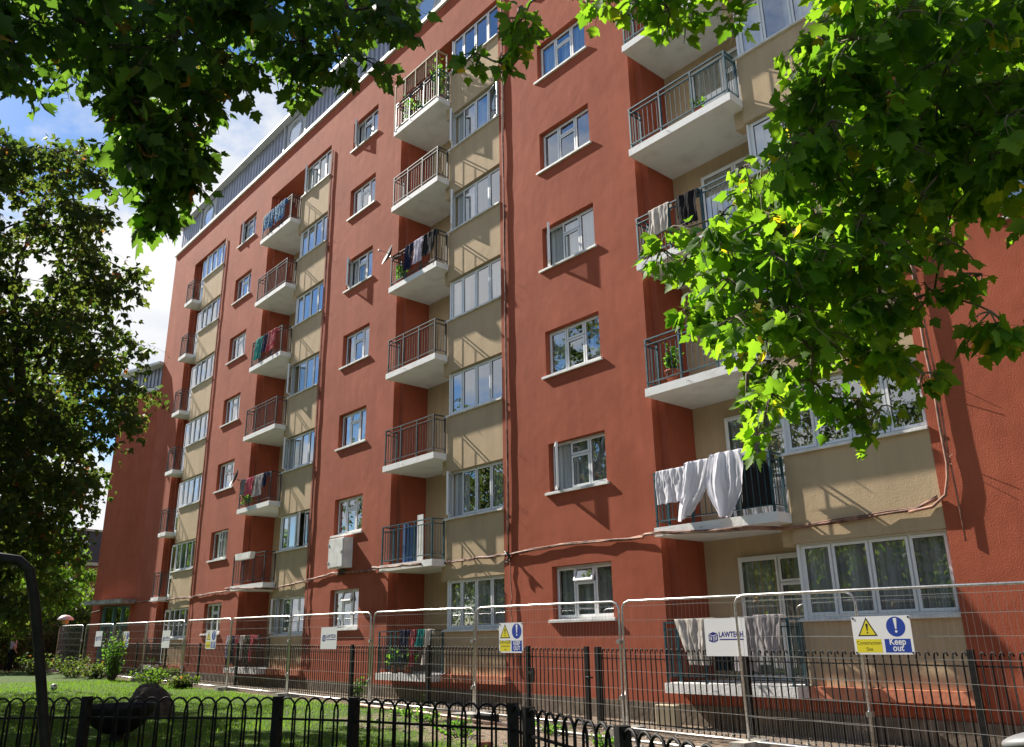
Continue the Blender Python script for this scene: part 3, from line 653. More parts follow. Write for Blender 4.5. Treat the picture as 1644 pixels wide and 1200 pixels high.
foliage(TL,cs,rs,.118,0,M['leafL'],5,5,M['bark'],limbs+near(cs,hubs),up=.5,jit=.9)
# plane tree, right --------------------------------------------------
TR=thing('plane_tree','plane tree with sunlit lime green leaves hanging in at right','tree',(1.6,-9.4,gz(0)))
polyR=[(1310,-40),(1700,-40),(1700,330),(1620,350),(1560,300),(1530,400),(1470,330),(1420,380),(1440,470),(1450,560),(1380,600),(1330,560),(1270,590),(1235,660),(1200,620),(1180,540),(1140,520),(1110,440),(1085,380),(1150,340),(1200,260),(1250,200),(1290,90)]
pix=fill(polyR,4.3,6.4,20,360)
pix+=[(1225,690,4.7),(1200,640,4.8),(1300,610,4.8),(1380,640,4.9),(1410,660,4.9),(1070,370,5.0),(1060,400,5.0),(1100,500,4.9),(1480,600,4.6),(1590,500,4.5),(1600,520,4.5),(1575,440,4.6),(1500,470,4.7),(1430,500,4.7),(1340,640,4.9)]
cs=[at(*p) for p in pix]; rs=[random.uniform(.08,.2) for p in pix]
for _ in range(70):
    u=random.uniform(1600,2500); v=random.uniform(-900,-30); cs.append(at(u,v,random.uniform(4.5,7.5))); rs.append(random.uniform(.3,.55))
mid=fill([(740,-40),(870,-40),(870,40),(850,80),(830,100),(790,90),(750,60)],5.6,6.2,20,3)+fill([(900,-50),(1220,-50),(1200,10),(1130,25),(1060,25),(1000,10),(920,-5)],5.4,6.4,20,12)+[(800,100,5.8),(760,85,5.8),(840,60,5.8),(1180,20,5.6),(1100,20,5.7)]
mcs=[at(*p) for p in mid]
for _ in range(16): mcs.append(at(random.uniform(900,1400),random.uniform(-500,-90),random.uniform(5.5,7.5)))
mrs=[.14]*len(mid)+[.4]*(len(mcs)-len(mid))
tk=[Vector((1.6,-9.4,gz(0)-.1)),Vector((1.65,-9.4,1)),Vector((1.5,-9.3,3)),Vector((1.3,-9.4,5.2)),Vector((1.1,-9.6,7))]
mb=MB(); mb.tube(tk,[.24,.2,.18,.15,.1],14); mb.build('trunk',M['bark2'],TR)
hubs=[at(1600,60,5.6),at(1450,120,5.4),at(1330,250,5.2),at(1240,380,5.0),at(1270,520,4.9),at(1420,420,4.9),at(1560,330,4.8),at(1200,600,4.8),at(900,-60,6.2),at(1100,-60,6.2),at(1700,-400,6),at(1500,-300,6),at(2100,-300,6),at(830,40,5.8)]
limbs=[]
for a,b,r0 in ((tk[3],hubs[0],.06),(hubs[0],hubs[1],.03),(hubs[1],hubs[2],.02),(hubs[2],hubs[3],.014),(hubs[3],hubs[4],.010),(hubs[4],hubs[7],.007),(hubs[1],hubs[5],.015),(hubs[0],hubs[6],.015),(tk[3],hubs[11],.06),(hubs[11],hubs[9],.035),(hubs[9],hubs[8],.02),(hubs[8],hubs[13],.010),(tk[4],hubs[10],.06),(tk[4],hubs[12],.06)):
    limbs.append((curve(a,b,7,.08),r0,r0*.55))
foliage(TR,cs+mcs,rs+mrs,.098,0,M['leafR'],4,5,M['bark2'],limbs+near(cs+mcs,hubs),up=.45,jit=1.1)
# lawn tree at left ----------------------------------------------------
LT=thing('lawn_tree','large dark crowned tree with bronze tipped leaves on the lawn at left','tree',(-21.2,-9.0,gz(-21)))
polyT=[(-620,170),(20,205),(115,238),(155,235),(162,330),(168,430),(242,440),(195,475),(180,520),(242,560),(175,590),(262,628),(212,685),(162,650),(142,740),(178,785),(130,800),(95,830),(140,860),(70,900),(60,950),(20,985),(-30,960),(-300,940),(-620,900)]
pix=fill(polyT,18.5,25,20,1030)
cs=[at(*p) for p in pix]; rs=[random.uniform(.4,.75) for p in pix]
tb=Vector((-21.2,-9.0,gz(-21)))
tk=[tb-Vector((0,0,.1)),tb+Vector((0,.02,1.5)),at(-8,900,22),at(15,800,22),at(35,640,22),at(20,450,22)]
mb=MB(); mb.tube(tk,[.30,.24,.21,.17,.13,.07],14); mb.build('trunk',M['bark'],LT)
hubs=[at(35,640,22),at(70,600,21.5),at(90,480,22),at(60,350,22),at(150,620,21.3),at(110,720,21.5),at(-60,500,22),at(-150,600,22),at(-200,400,22),at(20,450,22),at(120,330,22),at(215,620,21),at(200,450,21.2)]
limbs=[]
for a,b,r0 in ((tk[3],at(60,700,21.8),.14),(at(60,700,21.8),hubs[1],.09),(hubs[1],hubs[2],.06),(hubs[2],hubs[10],.04),(hubs[2],hubs[12],.03),(tk[4],hubs[6],.08),(hubs[6],hubs[8],.05),(tk[3],hubs[7],.08),(tk[5],hubs[3],.05),(tk[2],hubs[5],.06),(at(60,700,21.8),hubs[4],.05),(hubs[4],hubs[11],.03)):
    limbs.append((curve(a,b,7,.10),r0,r0*.5))
foliage(LT,cs,rs,.17,1,M['leafT'],7,8,M['bark'],limbs+[(p,a*2.2,b*2.2) for p,a,b in near(cs,hubs)],up=.5,jit=.9,twr=.004)
# background trees -----------------------------------------------------
def round_tree(label,base,h,r,n,leaf,lm,name='broadleaf_tree',group=None,thick=.2,low=.25):
    t=thing(name,label,'tree',base,group); b=Vector(base); mb=MB()
    top=b+Vector((random.uniform(-.3,.3),random.uniform(-.3,.3),h*.75)); tr=curve(b-Vector((0,0,.1)),top,6,.03); mb.tube(tr,[thick*(1-.12*i) for i in range(7)],9); mb.build('trunk',M['bark'],t)
    cs=[];rs=[]
    for _ in range(n):
        d=Vector((random.gauss(0,1),random.gauss(0,1),random.gauss(0,1))).normalized()*random.uniform(.35,1)
        cs.append(b+Vector((d.x*r,d.y*r,h*(low+1)/2+d.z*h*(1-low)/2))); rs.append(r*random.uniform(.16,.3))
    hubs=tr[2:]; foliage(t,cs,rs,leaf,2,lm,7,9,M['bark'],[(p,a*3.5,b*3.5) for p,a,b in near(cs,hubs)],up=.4,jit=1,twr=0)
    return t
G='trees beyond the left end of the building'
round_tree('light green bushy tree beyond the lawn, near the pale lamp',(-47.5,-4.6,-1.1),5.4,2.4,110,.22,M['leafB'],group=G)
round_tree('tall slim tree in front of the distant brick mansion block',(-55,-1.0,-1.0),8.0,3.0,130,.28,M['leafB'],group=G)
round_tree('low rounded tree at the far left edge behind the dark railings',(-52,-9,-1.0),6,3.2,120,.26,M['leafB'],group=G)
round_tree('dark tree behind the lawn tree at the far left',(-62,-12,-1.0),11,4.5,150,.36,M['leafB'],group=G)
G='bushes along the dark boarded fence'
for x,y,h,l in ((-51.2,-6.8,3.4,'dark green bush by the boarded fence nearest the left edge'),(-51.0,-2.8,3.0,'dark green bush by the boarded fence beside the pale lamp'),(-51.5,1.0,3.6,'dark green bush by the boarded fence nearest the red wing'),(-58,3.5,6.5,'taller bush standing between the fence and the distant mansion')):
    round_tree(l,(x,y,-1.05),h,2.3,110,.2,M['leafT'],name='bush',group=G,thick=.1,low=.02)
G='extra trees left of the view, put in to shade the lawn'  # trees added at the left so their crowns shade the front lawn
round_tree('dense extra tree just left of the dark crowned tree, shading the lawn',(-30.5,-9.6,gz(-30)),12.5,5.0,240,.2,M['leafT'],group=G,thick=.3,low=.2)
round_tree('smaller dense extra tree nearer the viewer, out at the left, shading the lawn',(-19.5,-12.2,gz(-19)),9.8,3.8,230,.2,M['leafT'],group=G,thick=.25,low=.25)
M['dull']=mat('dull_render',(.11,.10,.085),.9); t=thing('added_reflection_block','long block added behind the viewer to dim the sky mirrored in the windows','building',(-20,-74,-1.4))  # unseen block added so the lower windows mirror less bright sky
mb=MB(); mb.box(-110,70,-86,-74,-1.4,17); mb.build('wall',M['dull'],t); mb=MB(); mb.box(-110.5,70.5,-86.5,-73.5,17.01,17.6); mb.build('roof',M['slate'],t)
for i in range(18):
    for k in range(6):
        mb=MB(); xx=-70+6*i; mb.box(xx,xx+2,-74.05,-73.95,.2+2.7*k,1.6+2.7*k)
        if i%3 or k%2: mb.build('window',M['slate'],t)
G='trees standing behind the viewer and mirrored in the windows'
for i,(x,y,h,r,l) in enumerate(((-26,-30,19,6.5,'broad tree mirrored in the lower windows, nearest of its row'),(-42,-36,19,7.5,'broad tree mirrored in the lower windows, in the middle of its row'),(-13,-27,16,6.5,'broad tree mirrored in the window panes near the plane leaves'),(-60,-34,18,7.5,'broad tree mirrored in the lower windows, farthest of its row'),(-17,-45,22,8,'tall tree mirrored behind the one near the plane leaves'),(-2,-30,14,6,'tree mirrored in the ground floor bay at right'))):
    round_tree(l,(x,y,-1.4),h,r,190,.3,M['leafT'],group=G,thick=.35,low=.06)
# ------------------------------------------------------------------ plants
def plant(name,label,base,h,r,n,leaf,cat='plant',group=None,pot=None,lm='leafP',upright=.8):
    t=thing(name,label,cat,base,group); b=Vector(base); wood=MB(); P=[];T=[];S=[]
    z0=0
    if pot:
        mb=MB(); mb.lathe([(0.001,0),(pot*.7,0),(pot,pot*1.5),(pot*1.08,pot*1.5),(pot*1.08,pot*1.7),(pot*.9,pot*1.7),(pot*.88,pot*1.4),(.001,pot*1.4)],b,16); mb.build('pot',M['terra'],t); z0=pot*1.4
    ns=max(3,n//9)
    for _ in range(ns):
        d=Vector((random.gauss(0,1),random.gauss(0,1),0)); d=d.normalized()*r*random.uniform(.1,1); s0=b+Vector((d.x*.25,d.y*.25,z0)); s1=b+Vector((d.x,d.y,z0+h*random.uniform(.55,1)*upright))
        pl=curve(s0,s1,4,.08); wood.tube(pl,[.008,.007,.006,.004,.003],4,cap=False)
        for _ in range(n//ns):
            q=pl[0].lerp(pl[-1],random.uniform(.15,1)); sd=Vector((random.gauss(0,1),random.gauss(0,1),random.gauss(0,.5)+.2)).normalized()
            P.append(q+sd*leaf*.3); T.append(sd); S.append(leaf*random.uniform(.6,1.2))
    me=leaves_mesh('foliage',np.array(P),np.array(T),np.array(S),2,M[lm],ROOT[t.name],.6,.8)
    o=bpy.data.objects.new('foliage',me); COL.objects.link(o); o.parent=t; wood.build('stems',M['bark'],t); return t
plant('tall_weed_shrub','tall light green weedy shrub growing by the entrance behind mesh fence',(-33.8,-2.4,gz(-33)),2.3,.5,800,.10,'shrub',lm='leafP')
plant('tall_weed_shrub','lower light green weed clump right of the tall shrub',(-29.8,-2.3,gz(-30)),.75,.9,420,.11,'shrub',lm='leafB')
G='brambles along the mesh fence'
for x,y,h,r,l in ((-38,-2.6,1.1,1.2,'dark bramble clump left of the tall shrub'),(-41.5,-3.2,1.2,1.3,'bramble clump farthest left along the mesh fence'),(-35.6,-2.5,.8,1.0,'bramble clump at the left foot of the tall shrub'),(-27.2,-2.3,.5,.7,'small bramble clump in front of the leftmost ground bay')):
    plant('bramble',l,(x,y,gz(x)),h,r,520,.12,'shrub',G,lm='leafT')
plant('weed','spindly light green weed against the wall below the company board',(-18.9,-1.0,gz(-19)),.8,.35,90,.11,'plant',lm='leafP')
plant('weed','small pale weed near the middle mesh fence post',(-16.0,-1.1,gz(-16)),.45,.2,40,.08,'plant',lm='leafP')
for i in range(26):
    x=random.uniform(-17,-6); y=random.uniform(-4.2,-2.2)
for i,(x,y,l) in enumerate(((-13.3,-2.9,'low weed tuft at the foot of the second mesh panel'),(-12.0,-3.3,'low weed tuft in bare soil before the gate'),(-14.6,-2.5,'low weed tuft near the scaffold pole on the soil'),(-10.3,-2.6,'low weed tuft right of the gate near concrete block'),(-8.6,-3.2,'low weed tuft below the cane top railings'),(-11.0,-3.9,'low weed tuft behind the front fence corner'))):
    plant('weed_tuft',l,(x,y,gz(x)),.22,.45,160,.07,'plant','weed tufts in the soil')
f=lambda si,k,dx,dy=-.2:(SL[si][0]+dx,dy,SLOTB+k*H)
plant('potted_plant','dark leafed plant in a red clay pot on a teal railed balcony',f(3,2,.75),.75,.22,90,.13,'plant',pot=.16)
plant('potted_plant','drooping flowering plant on the floor of a high teal balcony',f(3,4,1.9),.45,.25,60,.09,'plant',pot=.1)
plant('potted_plant','bushy green plant at left end of the ground balcony',f(2,0,.75),.5,.3,140,.12,'plant',pot=.12)
plant('potted_plant','second bushy green plant beside it on the ground balcony',f(2,0,1.35),.5,.3,140,.12,'plant',pot=.12)
plant('potted_plant','pale plant in the left corner of the balcony with lilac shirt',f(2,4,.5),.75,.2,80,.12,'plant',pot=.12)
plant('potted_plant','green plant at the left corner of the balcony with pink top',f(1,2,.5),.6,.2,80,.12,'plant',pot=.12)
plant('potted_plant','tall green climber at right of the top framed balcony',f(2,6,2.2),1.8,.25,150,.13,'plant',pot=.14)
plant('potted_plant','bright green plant at left of the top framed balcony',f(2,6,.6),1.5,.22,90,.13,'plant',pot=.14)
plant('potted_plant','low purple leafed plants in the middle of the top framed balcony',f(2,6,1.3),.7,.35,90,.12,'plant',pot=.14)
plant('potted_plant','small red flowering plant on the smallest ground balcony',f(0,0,.6,-.15),.2,.2,50,.07,'plant',pot=.08)
# yellow screen frame on top balcony col3
t=thing('trellis_frame','cream coloured metal trellis frame raised above the top balcony railing','trellis',(-17.9,RY,SLOTB+6*H))
mb=MB(); xa,xb=-18.99,-16.76; zb=SLOTB+6*H; 
for i in range(5): x=xa+(xb-xa)*i/4; mb.box(x-.013,x+.013,RY-.07,RY-.045,(zb if i in(0,4) else zb+1.0),zb+1.62)
mb.box(xa-.02,xb+.02,RY-.075,RY-.04,zb+1.62,zb+1.66); mb.box(xb-.02,xb+.02,RY-.04,-.05,zb+1.62,zb+1.66); mb.box(xb-.02,xb+.02,-.09,-.05,zb,zb+1.62)
M['creampaint']=mat('cream_paint',(.5,.43,.3),.5); M['dcream']=mat('weathered_cream',(.28,.24,.15),.7); mb.build('frame',M['dcream'],t)
mb=MB()
for i in range(24): x=xa+(xb-xa)*(i+.5)/24; mb.tube([(x,RY-.055,zb+1.03),(x,RY-.055,zb+1.62)],.003,4,cap=False)
for i in range(6): z=zb+1.1+i*.09; mb.tube([(xa,RY-.058,z),(xb,RY-.058,z)],.003,4,cap=False)
mb.build('mesh',M['dcream'],t)
# stored blue thing on col3 k1, wardrobe-like boards
t=thing('folded_clothes_airer','blue folded airer and boards stored upright on first floor balcony','stored boards',(-17.9,-.1,SLOTB+H))
mb=MB(); z=SLOTB+H; M['bluep']=mat('blue_paint',(.02,.09,.25),.5)
for i in range(4): x=-18.35+i*.13; mb.box(x,x+.09,-.15+.02*i,-.11+.02*i,z,z+1.05-.04*i)
mb.build('boards',M['bluep'],t); mb=MB(); mb.box(-17.75,-17.5,-.12,-.1,z+.02,z+1.2); mb.build('pole',M['white'],t)
# ------------------------------------------------------------------ MESH FENCE
def heras(x0,x1,y,label):
    za=gz(x0)+.04; zb=gz(x1)+.04; hh=1.98
    t=thing('mesh_fence_panel',label,'fence panel',((x0+x1)/2,y,gz((x0+x1)/2)),'temporary mesh fence panels')
    lean=random.uniform(-.02,.03)
    fr=MB(); r=.019; q=.14
    def P(s,z): x=x0+(x1-x0)*s; b=za+(zb-za)*s; return Vector((x,y+lean*z,b+z))
    w_=x1-x0; k=q/w_
    top=[P(0,0),P(0,hh-q),P(.1*k,hh-q*.6),P(.35*k,hh-q*.25),P(k,hh),P(.5,hh+.004),P(1-k,hh),P(1-.35*k,hh-q*.25),P(1-.1*k,hh-q*.6),P(1,hh-q),P(1,0)]
    fr.tube(top,r,8); fr.tube([P(0,.06),P(.5,.055),P(1,.06)],r*.8,8)
    o=fr.build('frame',M['galv'],t)
    me=MB(); n=int(w_/.075)
    for i in range(1,n): me.tube([P(i/n,.07),P(i/n,hh-.005)],.0016,3,cap=False)
    zs=[.12,.38,.64,.90,1.16,1.42,1.68,1.90]
    for i,z in enumerate(zs):
        me.tube([P(0,z)+Vector((0,-.004,0))]+[P(j/8,z+random.uniform(-.006,.006))+Vector((0,-.004,0)) for j in range(1,8)]+[P(1,z)+Vector((0,-.004,0))],.0036,4,cap=False)
    me.build('wire_mesh',M['wire'],t)
    c=MB()
    for s in (.0,):
        p=P(s,0); c.box(p.x-.12,p.x+.12,y-.3,y+.3,p.z-.06,p.z+.07)
    c.build('foot_block',M['concrete'],t)
    cl=MB(); p=P(1,1.35); cl.box(p.x-.02,p.x+.05,y-.05,y+.04,p.z-.03,p.z+.03); p=P(1,.5); cl.box(p.x-.02,p.x+.05,y-.05,y+.04,p.z-.03,p.z+.03); cl.build('clamp',M['galv'],t)
hx=[-40.3,-36.4,-32.5,-28.6,-24.95,-21.1,-17.07,-13.29,-9.47]
labs=['mesh fence panel standing left of the entrance door','mesh fence panel in front of the entrance door with the keep out sign','mesh fence panel behind the tall weedy shrub','mesh fence panel before the leftmost ground bay','mesh fence panel carrying the yellow and blue sign','mesh fence panel before the crowded clothes balcony','mesh fence panel with the small company board by the utility cabinet','mesh fence panel before the plants balcony, left of the danger sign']
for i in range(8): heras(hx[i]+.03,hx[i+1]-.03,-1.8,labs[i])
heras(-13.26+.0,-9.47,-1.82,'mesh fence panel carrying the danger keep out sign') if False else None
t_=None
heras(-9.42,-5.42,-1.80,'mesh fence panel holding the large company board')
heras(-7.12,-3.2,-1.92,'mesh fence panel holding the construction site sign, overlapping its neighbour')
heras(-3.15,.8,-1.86,'mesh fence panel running out of view at the right edge')
heras(-44.3,-40.36,-1.9,'mesh fence panel farthest left beside the dark railings')
# rope knot
mb=MB(); p0=Vector((-6.78,-1.93,.51)); pp=[p0+Vector((.03*math.sin(i*1.7),.035*math.cos(i*1.7),-.02+.045*math.sin(i*.9))) for i in range(22)]; mb.tube(pp,.009,5)
M['rope']=mat('old_rope',(.35,.28,.16),.9); tag(mb.build('rope_knot',M['rope'],None,(-6.78,-1.93,.48)),'frayed beige rope tied round the top tube of mesh fence','rope')
# signs
def exclam(mb,x,y,z,h,mi):
    w_=h*.13
    mb.prism([(x-w_,z+h*.5),(x-w_*.8,z+h*.56),(x+w_*.8,z+h*.56),(x+w_,z+h*.5),(x+w_*.35,z-h*.2),(x-w_*.35,z-h*.2)],y-.0002,y,mi)
    mb.prism([(x+h*.09*math.cos(a),z-h*.36+h*.09*math.sin(a)) for a in np.linspace(0,6.283,14,endpoint=False)],y-.0002,y,mi)
def circle(x,z,r,n=28): return [(x+r*math.cos(a),z+r*math.sin(a)) for a in np.linspace(0,2*math.pi,n,endpoint=False)]
def keepout(label,x0,x1,z0,z1,y,lines,caps,curl=0,tilt=0):
    cx,cz=(x0+x1)/2,(z0+z1)/2; t=thing('warning_sign',label,'sign',(cx,y,z0)); W=x1-x0; Hh=z1-z0
    b=MB(); b.box(x0,x1,y-.002,y+.004,z0,z1); b.build('board',M['signw'],t)
    mats=[M['signy'],M['signb'],M['signk'],M['signw']]
    g_=MB(); yy=y-.0022
    lx=x0+W*.26; rx=x0+W*.75; hz=z0+Hh*.70
    s=min(W*.20,Hh*.26); LY=.0003
    g_.prism([(lx-s*1.08,hz-s*.85),(lx+s*1.08,hz-s*.85),(lx,hz+s*1.05)],yy-.0002,yy,2)
    g_.prism([(lx-s*.86,hz-s*.73),(lx+s*.86,hz-s*.73),(lx,hz+s*.80)],yy-.0006,yy-.0004,0)
    exclam(g_,lx,yy-.0008,hz-s*.15,s*1.0,2)
    g_.prism(circle(rx,hz+s*.05,s*1.0),yy-.0002,yy,1); exclam(g_,rx,yy-.0005,hz+s*.1,s*1.45,3)
    g_.box(x0+W*.04,x0+W*.48,yy-.0002,yy,z0+Hh*.05,z0+Hh*.40,0); g_.box(x0+W*.53,x0+W*.96,yy-.0002,yy,z0+Hh*.05,z0+Hh*.40,1)
    n=len(lines)
    for i,(tx,sz) in enumerate(lines): add_text(g_,tx,x0+W*.26,yy-.0006,z0+Hh*(.40-.33*(i+.85)/n),sz*W,2,.0,'CENTER',.95)
    for i,tx in enumerate(caps): add_text(g_,tx,x0+W*.745,yy-.0006,z0+Hh*(.38-.16*(i+.8)),.145*W if len(caps)==2 else .1*W,3,.002,'CENTER',.9)
    g_.build('printing',mats,t)
    d=MB()
    for cx_,cz_ in ((x0+.02,z0+.02),(x1-.02,z0+.02),(x0+.02,z1-.02),(x1-.02,z1-.02)): d.box(cx_-.008,cx_+.008,y-.008,y-.0021,cz_-.012,cz_+.012)
    d.build('cable_ties',M['signk'],t)
    return t
def board(label,x0,x1,z0,z1,y):
    t=thing('company_board',label,'sign',((x0+x1)/2,y,z0)); W=x1-x0; Hh=z1-z0
    b=MB(); b.box(x0,x1,y-.002,y+.004,z0,z1); b.build('board',M['signw'],t)
    g_=MB(); yy=y-.0022; cx=x0+W*.20; cz=z0+Hh*.5; s=W*.11
    # isometric cube mark
    tp=[(cx-s,cz+s*.55),(cx,cz+s*.95),(cx+s*1.1,cz+s*.7),(cx+.1*s,cz+s*.3)]; g_.prism(tp,yy-.0002,yy,0)
    g_.prism([(cx-s,cz+s*.45),(cx+.05*s,cz+.18*s),(cx+.05*s,cz-s*1.0),(cx-s,cz-s*.7)],yy-.0002,yy,0)
    g_.prism([(cx+.17*s,cz+.18*s),(cx+1.1*s,cz+.58*s),(cx+1.1*s,cz-s*.62),(cx+.17*s,cz-s*1.0)],yy-.0002,yy,0)
    for (a,b_,c_,d_) in ((-.8,.2,-.66,-.5),(-.45,.1,-.3,-.55),(.35,.1,.5,-.6),(.7,.25,.84,-.5)): g_.box(cx+a*s,cx+c_*s,yy-.0006,yy-.0004,cz+d_*s,cz+b_*s,1)
    add_text(g_,'LAWTECH',x0+W*.345,yy-.0004,cz+s*.0,W*.150,0,.0035*W/.7,'LEFT',.84)
    g_.box(x0+W*.36,x0+W*.94,yy-.0002,yy,cz-s*.55,cz-s*.32,0)
    g_.build('lettering',[M['signdb'],M['signw']],t); return t
board('white company board with blue lettering, smallest and farthest left',-38.4,-37.5,gz(-38)+1.15,gz(-38)+1.75,-1.88)
keepout('small keep out sign beside the entrance door',-34.75,-34.1,gz(-34)+1.15,gz(-34)+1.72,-1.88,[('DANGER',.11)],['KEEP','OUT'])
board('white company board with blue lettering on the fence by the leftmost bay',-30.5,-29.75,gz(-30)+1.15,gz(-30)+1.72,-1.88)
keepout('yellow and blue keep out sign under the left window column',-26.6,-25.8,gz(-26)+1.15,gz(-26)+1.7,-1.88,[('DANGER',.12)],['KEEP','OUT'])
board('white company board with blue lettering near the white utility cabinet',-19.28,-18.5,-.15,.36,-1.88)
keepout('tall danger keep out sign on the fence left of the gate',-12.43,-11.76,-.23,.30,-1.88,[('DANGER',.13),('Construction',.075),('site',.075)],['KEEP','OUT'])
board('large white company board in front of the ground balcony with laundry',-7.72,-7.02,-.27,.25,-1.90)
t=keepout('large construction site keep out sign at right of the fence',-5.40,-4.66,-.24,.21,-1.98,[('Construction',.082),('Site',.082)],['Keep','out'])
# ------------------------------------------------------------------ BACK RAILING (cane topped bars)
BY=-1.3
def cane_panel(xa,xb,label,gate=False):
    t=thing('gate' if gate else 'cane_top_railing',label,'gate' if gate else 'railing',((xa+xb)/2,BY,gz((xa+xb)/2)),None if gate else 'cane topped railing sections near the wall')
    b=MB(); n=max(1,round((xb-xa)/.108)); hh=1.27
    for i in range(1,n):
        x=xa+(xb-xa)*i/n+random.uniform(-.004,.004); g0=gz(x); r=.0075; ln=random.uniform(-.006,.006)
        pts=[(x,BY,g0+.05),(x+ln*.5,BY,g0+.7),(x+ln,BY,g0+hh-.05),(x+ln+.006,BY-.003,g0+hh-.02),(x+ln+.025,BY-.008,g0+hh),(x+ln+.048,BY-.012,g0+hh-.012),(x+ln+.06,BY-.014,g0+hh-.045)]
        b.tube(pts,r*1.5,5)
    b.build('bars',M['black'],t)
    r_=MB(); 
    for z in (.12,hh-.16): r_.tube([(xa,BY,gz(xa)+z),(xb,BY,gz(xb)+z)],.013,4)
    r_.build('rail',M['black'],t)
    p=MB(); x=xb; p.box(x-.035,x+.035,BY-.035,BY+.035,gz(x)-.1,gz(x)+1.3)
    p.build('post',M['black'],t)
    if gate:
        h=MB(); h.box(xa+.04,xa+.2,BY-.05,BY-.02,-.62,-.56); h.box(xa+.14,xa+.19,BY-.06,BY-.02,-.76,-.5); h.build('hinge',M['black'],t)
        h=MB(); h.box(xb-.02,xb+.16,BY-.05,BY-.03,-.66,-.63); h.tube([(xb+.0,BY-.05,-.64),(xb+.13,BY-.05,-.64)],.012,6); h.build('latch',M['black'],t)
xs=[-37.9,-34.8,-31.65,-28.5,-25.5,-22.1,-18.73,-15.51,-12.27]
bl_=['left of the entrance door','before the entrance door','behind the tall weedy shrub','before the leftmost ground bay','below the left window column','below the crowded clothes balcony','behind the small company board','before the plants balcony']
for i in range(8): cane_panel(xs[i],xs[i+1],'black cane topped railing section '+bl_[i])
cane_panel(-12.27,-10.73,'black hooped metal gate between thick posts below the danger sign',True)
cane_panel(-10.45,-7.47,'black cane topped railing section right of the gate')
mb=MB(); mb.box(-10.50,-10.41,BY-.045,BY+.045,gz(-10)-.1,gz(-10)+1.3); tag(mb.build('gate_post',M['black'],None,(-10.45,BY,gz(-10))),'thick black gate post on which the hooped gate latches','post')
cane_panel(-7.47,-4.3,'black cane topped railing section below the construction sign')
cane_panel(-4.3,-1.1,'black cane topped railing section at the right edge')
# ------------------------------------------------------------------ FRONT BOW TOP FENCE
FP=[(-13.6,-12.2),(-12.1,-10.85),(-10.73,-9.42),(-8.79,-8.04),(-7.9,-7.64),(-5.99,-7.15),(-5.55,-7.36),(-3.9,-8.03),(-2.3,-8.72),(-.6,-9.4)]
fl=['outside the left of view','behind the dark arched frame','left of the stone boulder','right of the boulder','short, between two close posts','before the bare soil','narrow, at the corner','right of the corner, falling away','before the construction sign','nearest to the viewer at right']
def bow_panel(a,b,label):
    A=Vector((*a,0)); Bv=Vector((*b,0)); d=Bv-A; ln=d.length; d.normalize(); t=thing('bow_top_fence_panel',label,'fence',((a[0]+b[0])/2,(a[1]+b[1])/2,-1.5),'bow top fence panels round the lawn')
    n=max(2,round((ln-.08)/.18)); p=(ln-.08)/n; m_=MB()
    zt=-.55+.01*0; zg=-1.5
    for i in range(n):
        c=.04+p*(i+.5); w_=.5*p*1.22; pts=[]
        off=.006*(1 if i%2 else -1); nn=Vector((-d.y,d.x,0))*off
        for s,z in ((-1,zg+.04),(-1,zt-.13)): pts.append(A+d*(c+s*w_)+nn+Vector((0,0,z)))
        for k in range(1,8):
            an=math.pi-math.pi*k/8; pts.append(A+d*(c+w_*math.cos(an))+nn+Vector((0,0,zt-.13+.13*math.sin(an))))
        for s,z in ((1,zt-.13),(1,zg+.04)): pts.append(A+d*(c+s*w_)+nn+Vector((0,0,z)))
        m_.tube(pts,.0112,6)
    m_.build('hoops',M['black'],t)
    m_=MB()
    for z in (zt-.21,zg+.1):
        m_.tube([A+Vector((0,0,z)),Bv+Vector((0,0,z))],.015,4)
    m_.build('rail',M['black'],t)
    q=MB(); ang=math.atan2(d.y,d.x); ca_,sa=math.cos(ang),math.sin(ang)
    def pb(C,h):
        k=len(q.v); 
        for z in (zg-.1,h):
            for u,v in ((-.043,-.043),(.043,-.043),(.043,.043),(-.043,.043)): q.v.append((C.x+u*ca_-v*sa,C.y+u*sa+v*ca_,z))
        for fcs in ((0,3,2,1),(4,5,6,7),(0,1,5,4),(1,2,6,5),(2,3,7,6),(3,0,4,7)): q.f.append(tuple(k+i for i in fcs)); q.mi.append(0); q.sm.append(False)
    pb(A,zt+.01); q.build('post',M['black'],t)
for i in range(len(FP)-1): bow_panel(FP[i],FP[i+1],'black bow topped fence panel '+fl[i])
# ------------------------------------------------------------------ foreground bits
# swing-like frame at left
c0=at(73,1205,5.4); gb=Vector((c0.x+.02,c0.y+.05,-1.52)); p1=at(63,1050,5.35); p2=at(55,960,5.3); p3=at(47,915,5.3); p4=at(30,900,5.3); p5=at(0,896,5.3); p6=at(-60,893,5.3); p7=at(-420,900,5.4)
mb=MB(); mb.tube([gb,c0,p1,p2,p3,p4,p5,p6,p7],[.027]*9,10); 
e=Vector((p7.x-.1,p7.y-.1,-1.52)); mb.tube([p7,p7+Vector((-.05,-.05,-.1)),e],.027,10)
o=mb.build('playground_arch',M['black'],None,tuple(gb)); tag(o,'dark arched tubular metal frame standing at the far left foreground','play equipment')
# spinner bowl
t=thing('play_bowl','dark wide play bowl on a short stem behind the bow top fence','play equipment',(-14.5,-7.9,gz(-14)))
mb=MB(); pr=[(r_*.76,z_) for r_,z_ in [(0.001,.18),(.25,.19),(.45,.27),(.6,.4),(.66,.52),(.69,.53),(.70,.50),(.66,.42),(.5,.24),(.3,.13),(.12,.10),(.10,.0)]]; mb.lathe(pr,(-14.5,-7.9,gz(-14)),32); mb.build('bowl',M['black'],t)
mb=MB(); mb.lathe([(.16,-.05),(.12,.02),(.09,.12)],(-14.5,-7.9,gz(-14)),18); mb.build('stem',M['black'],t)
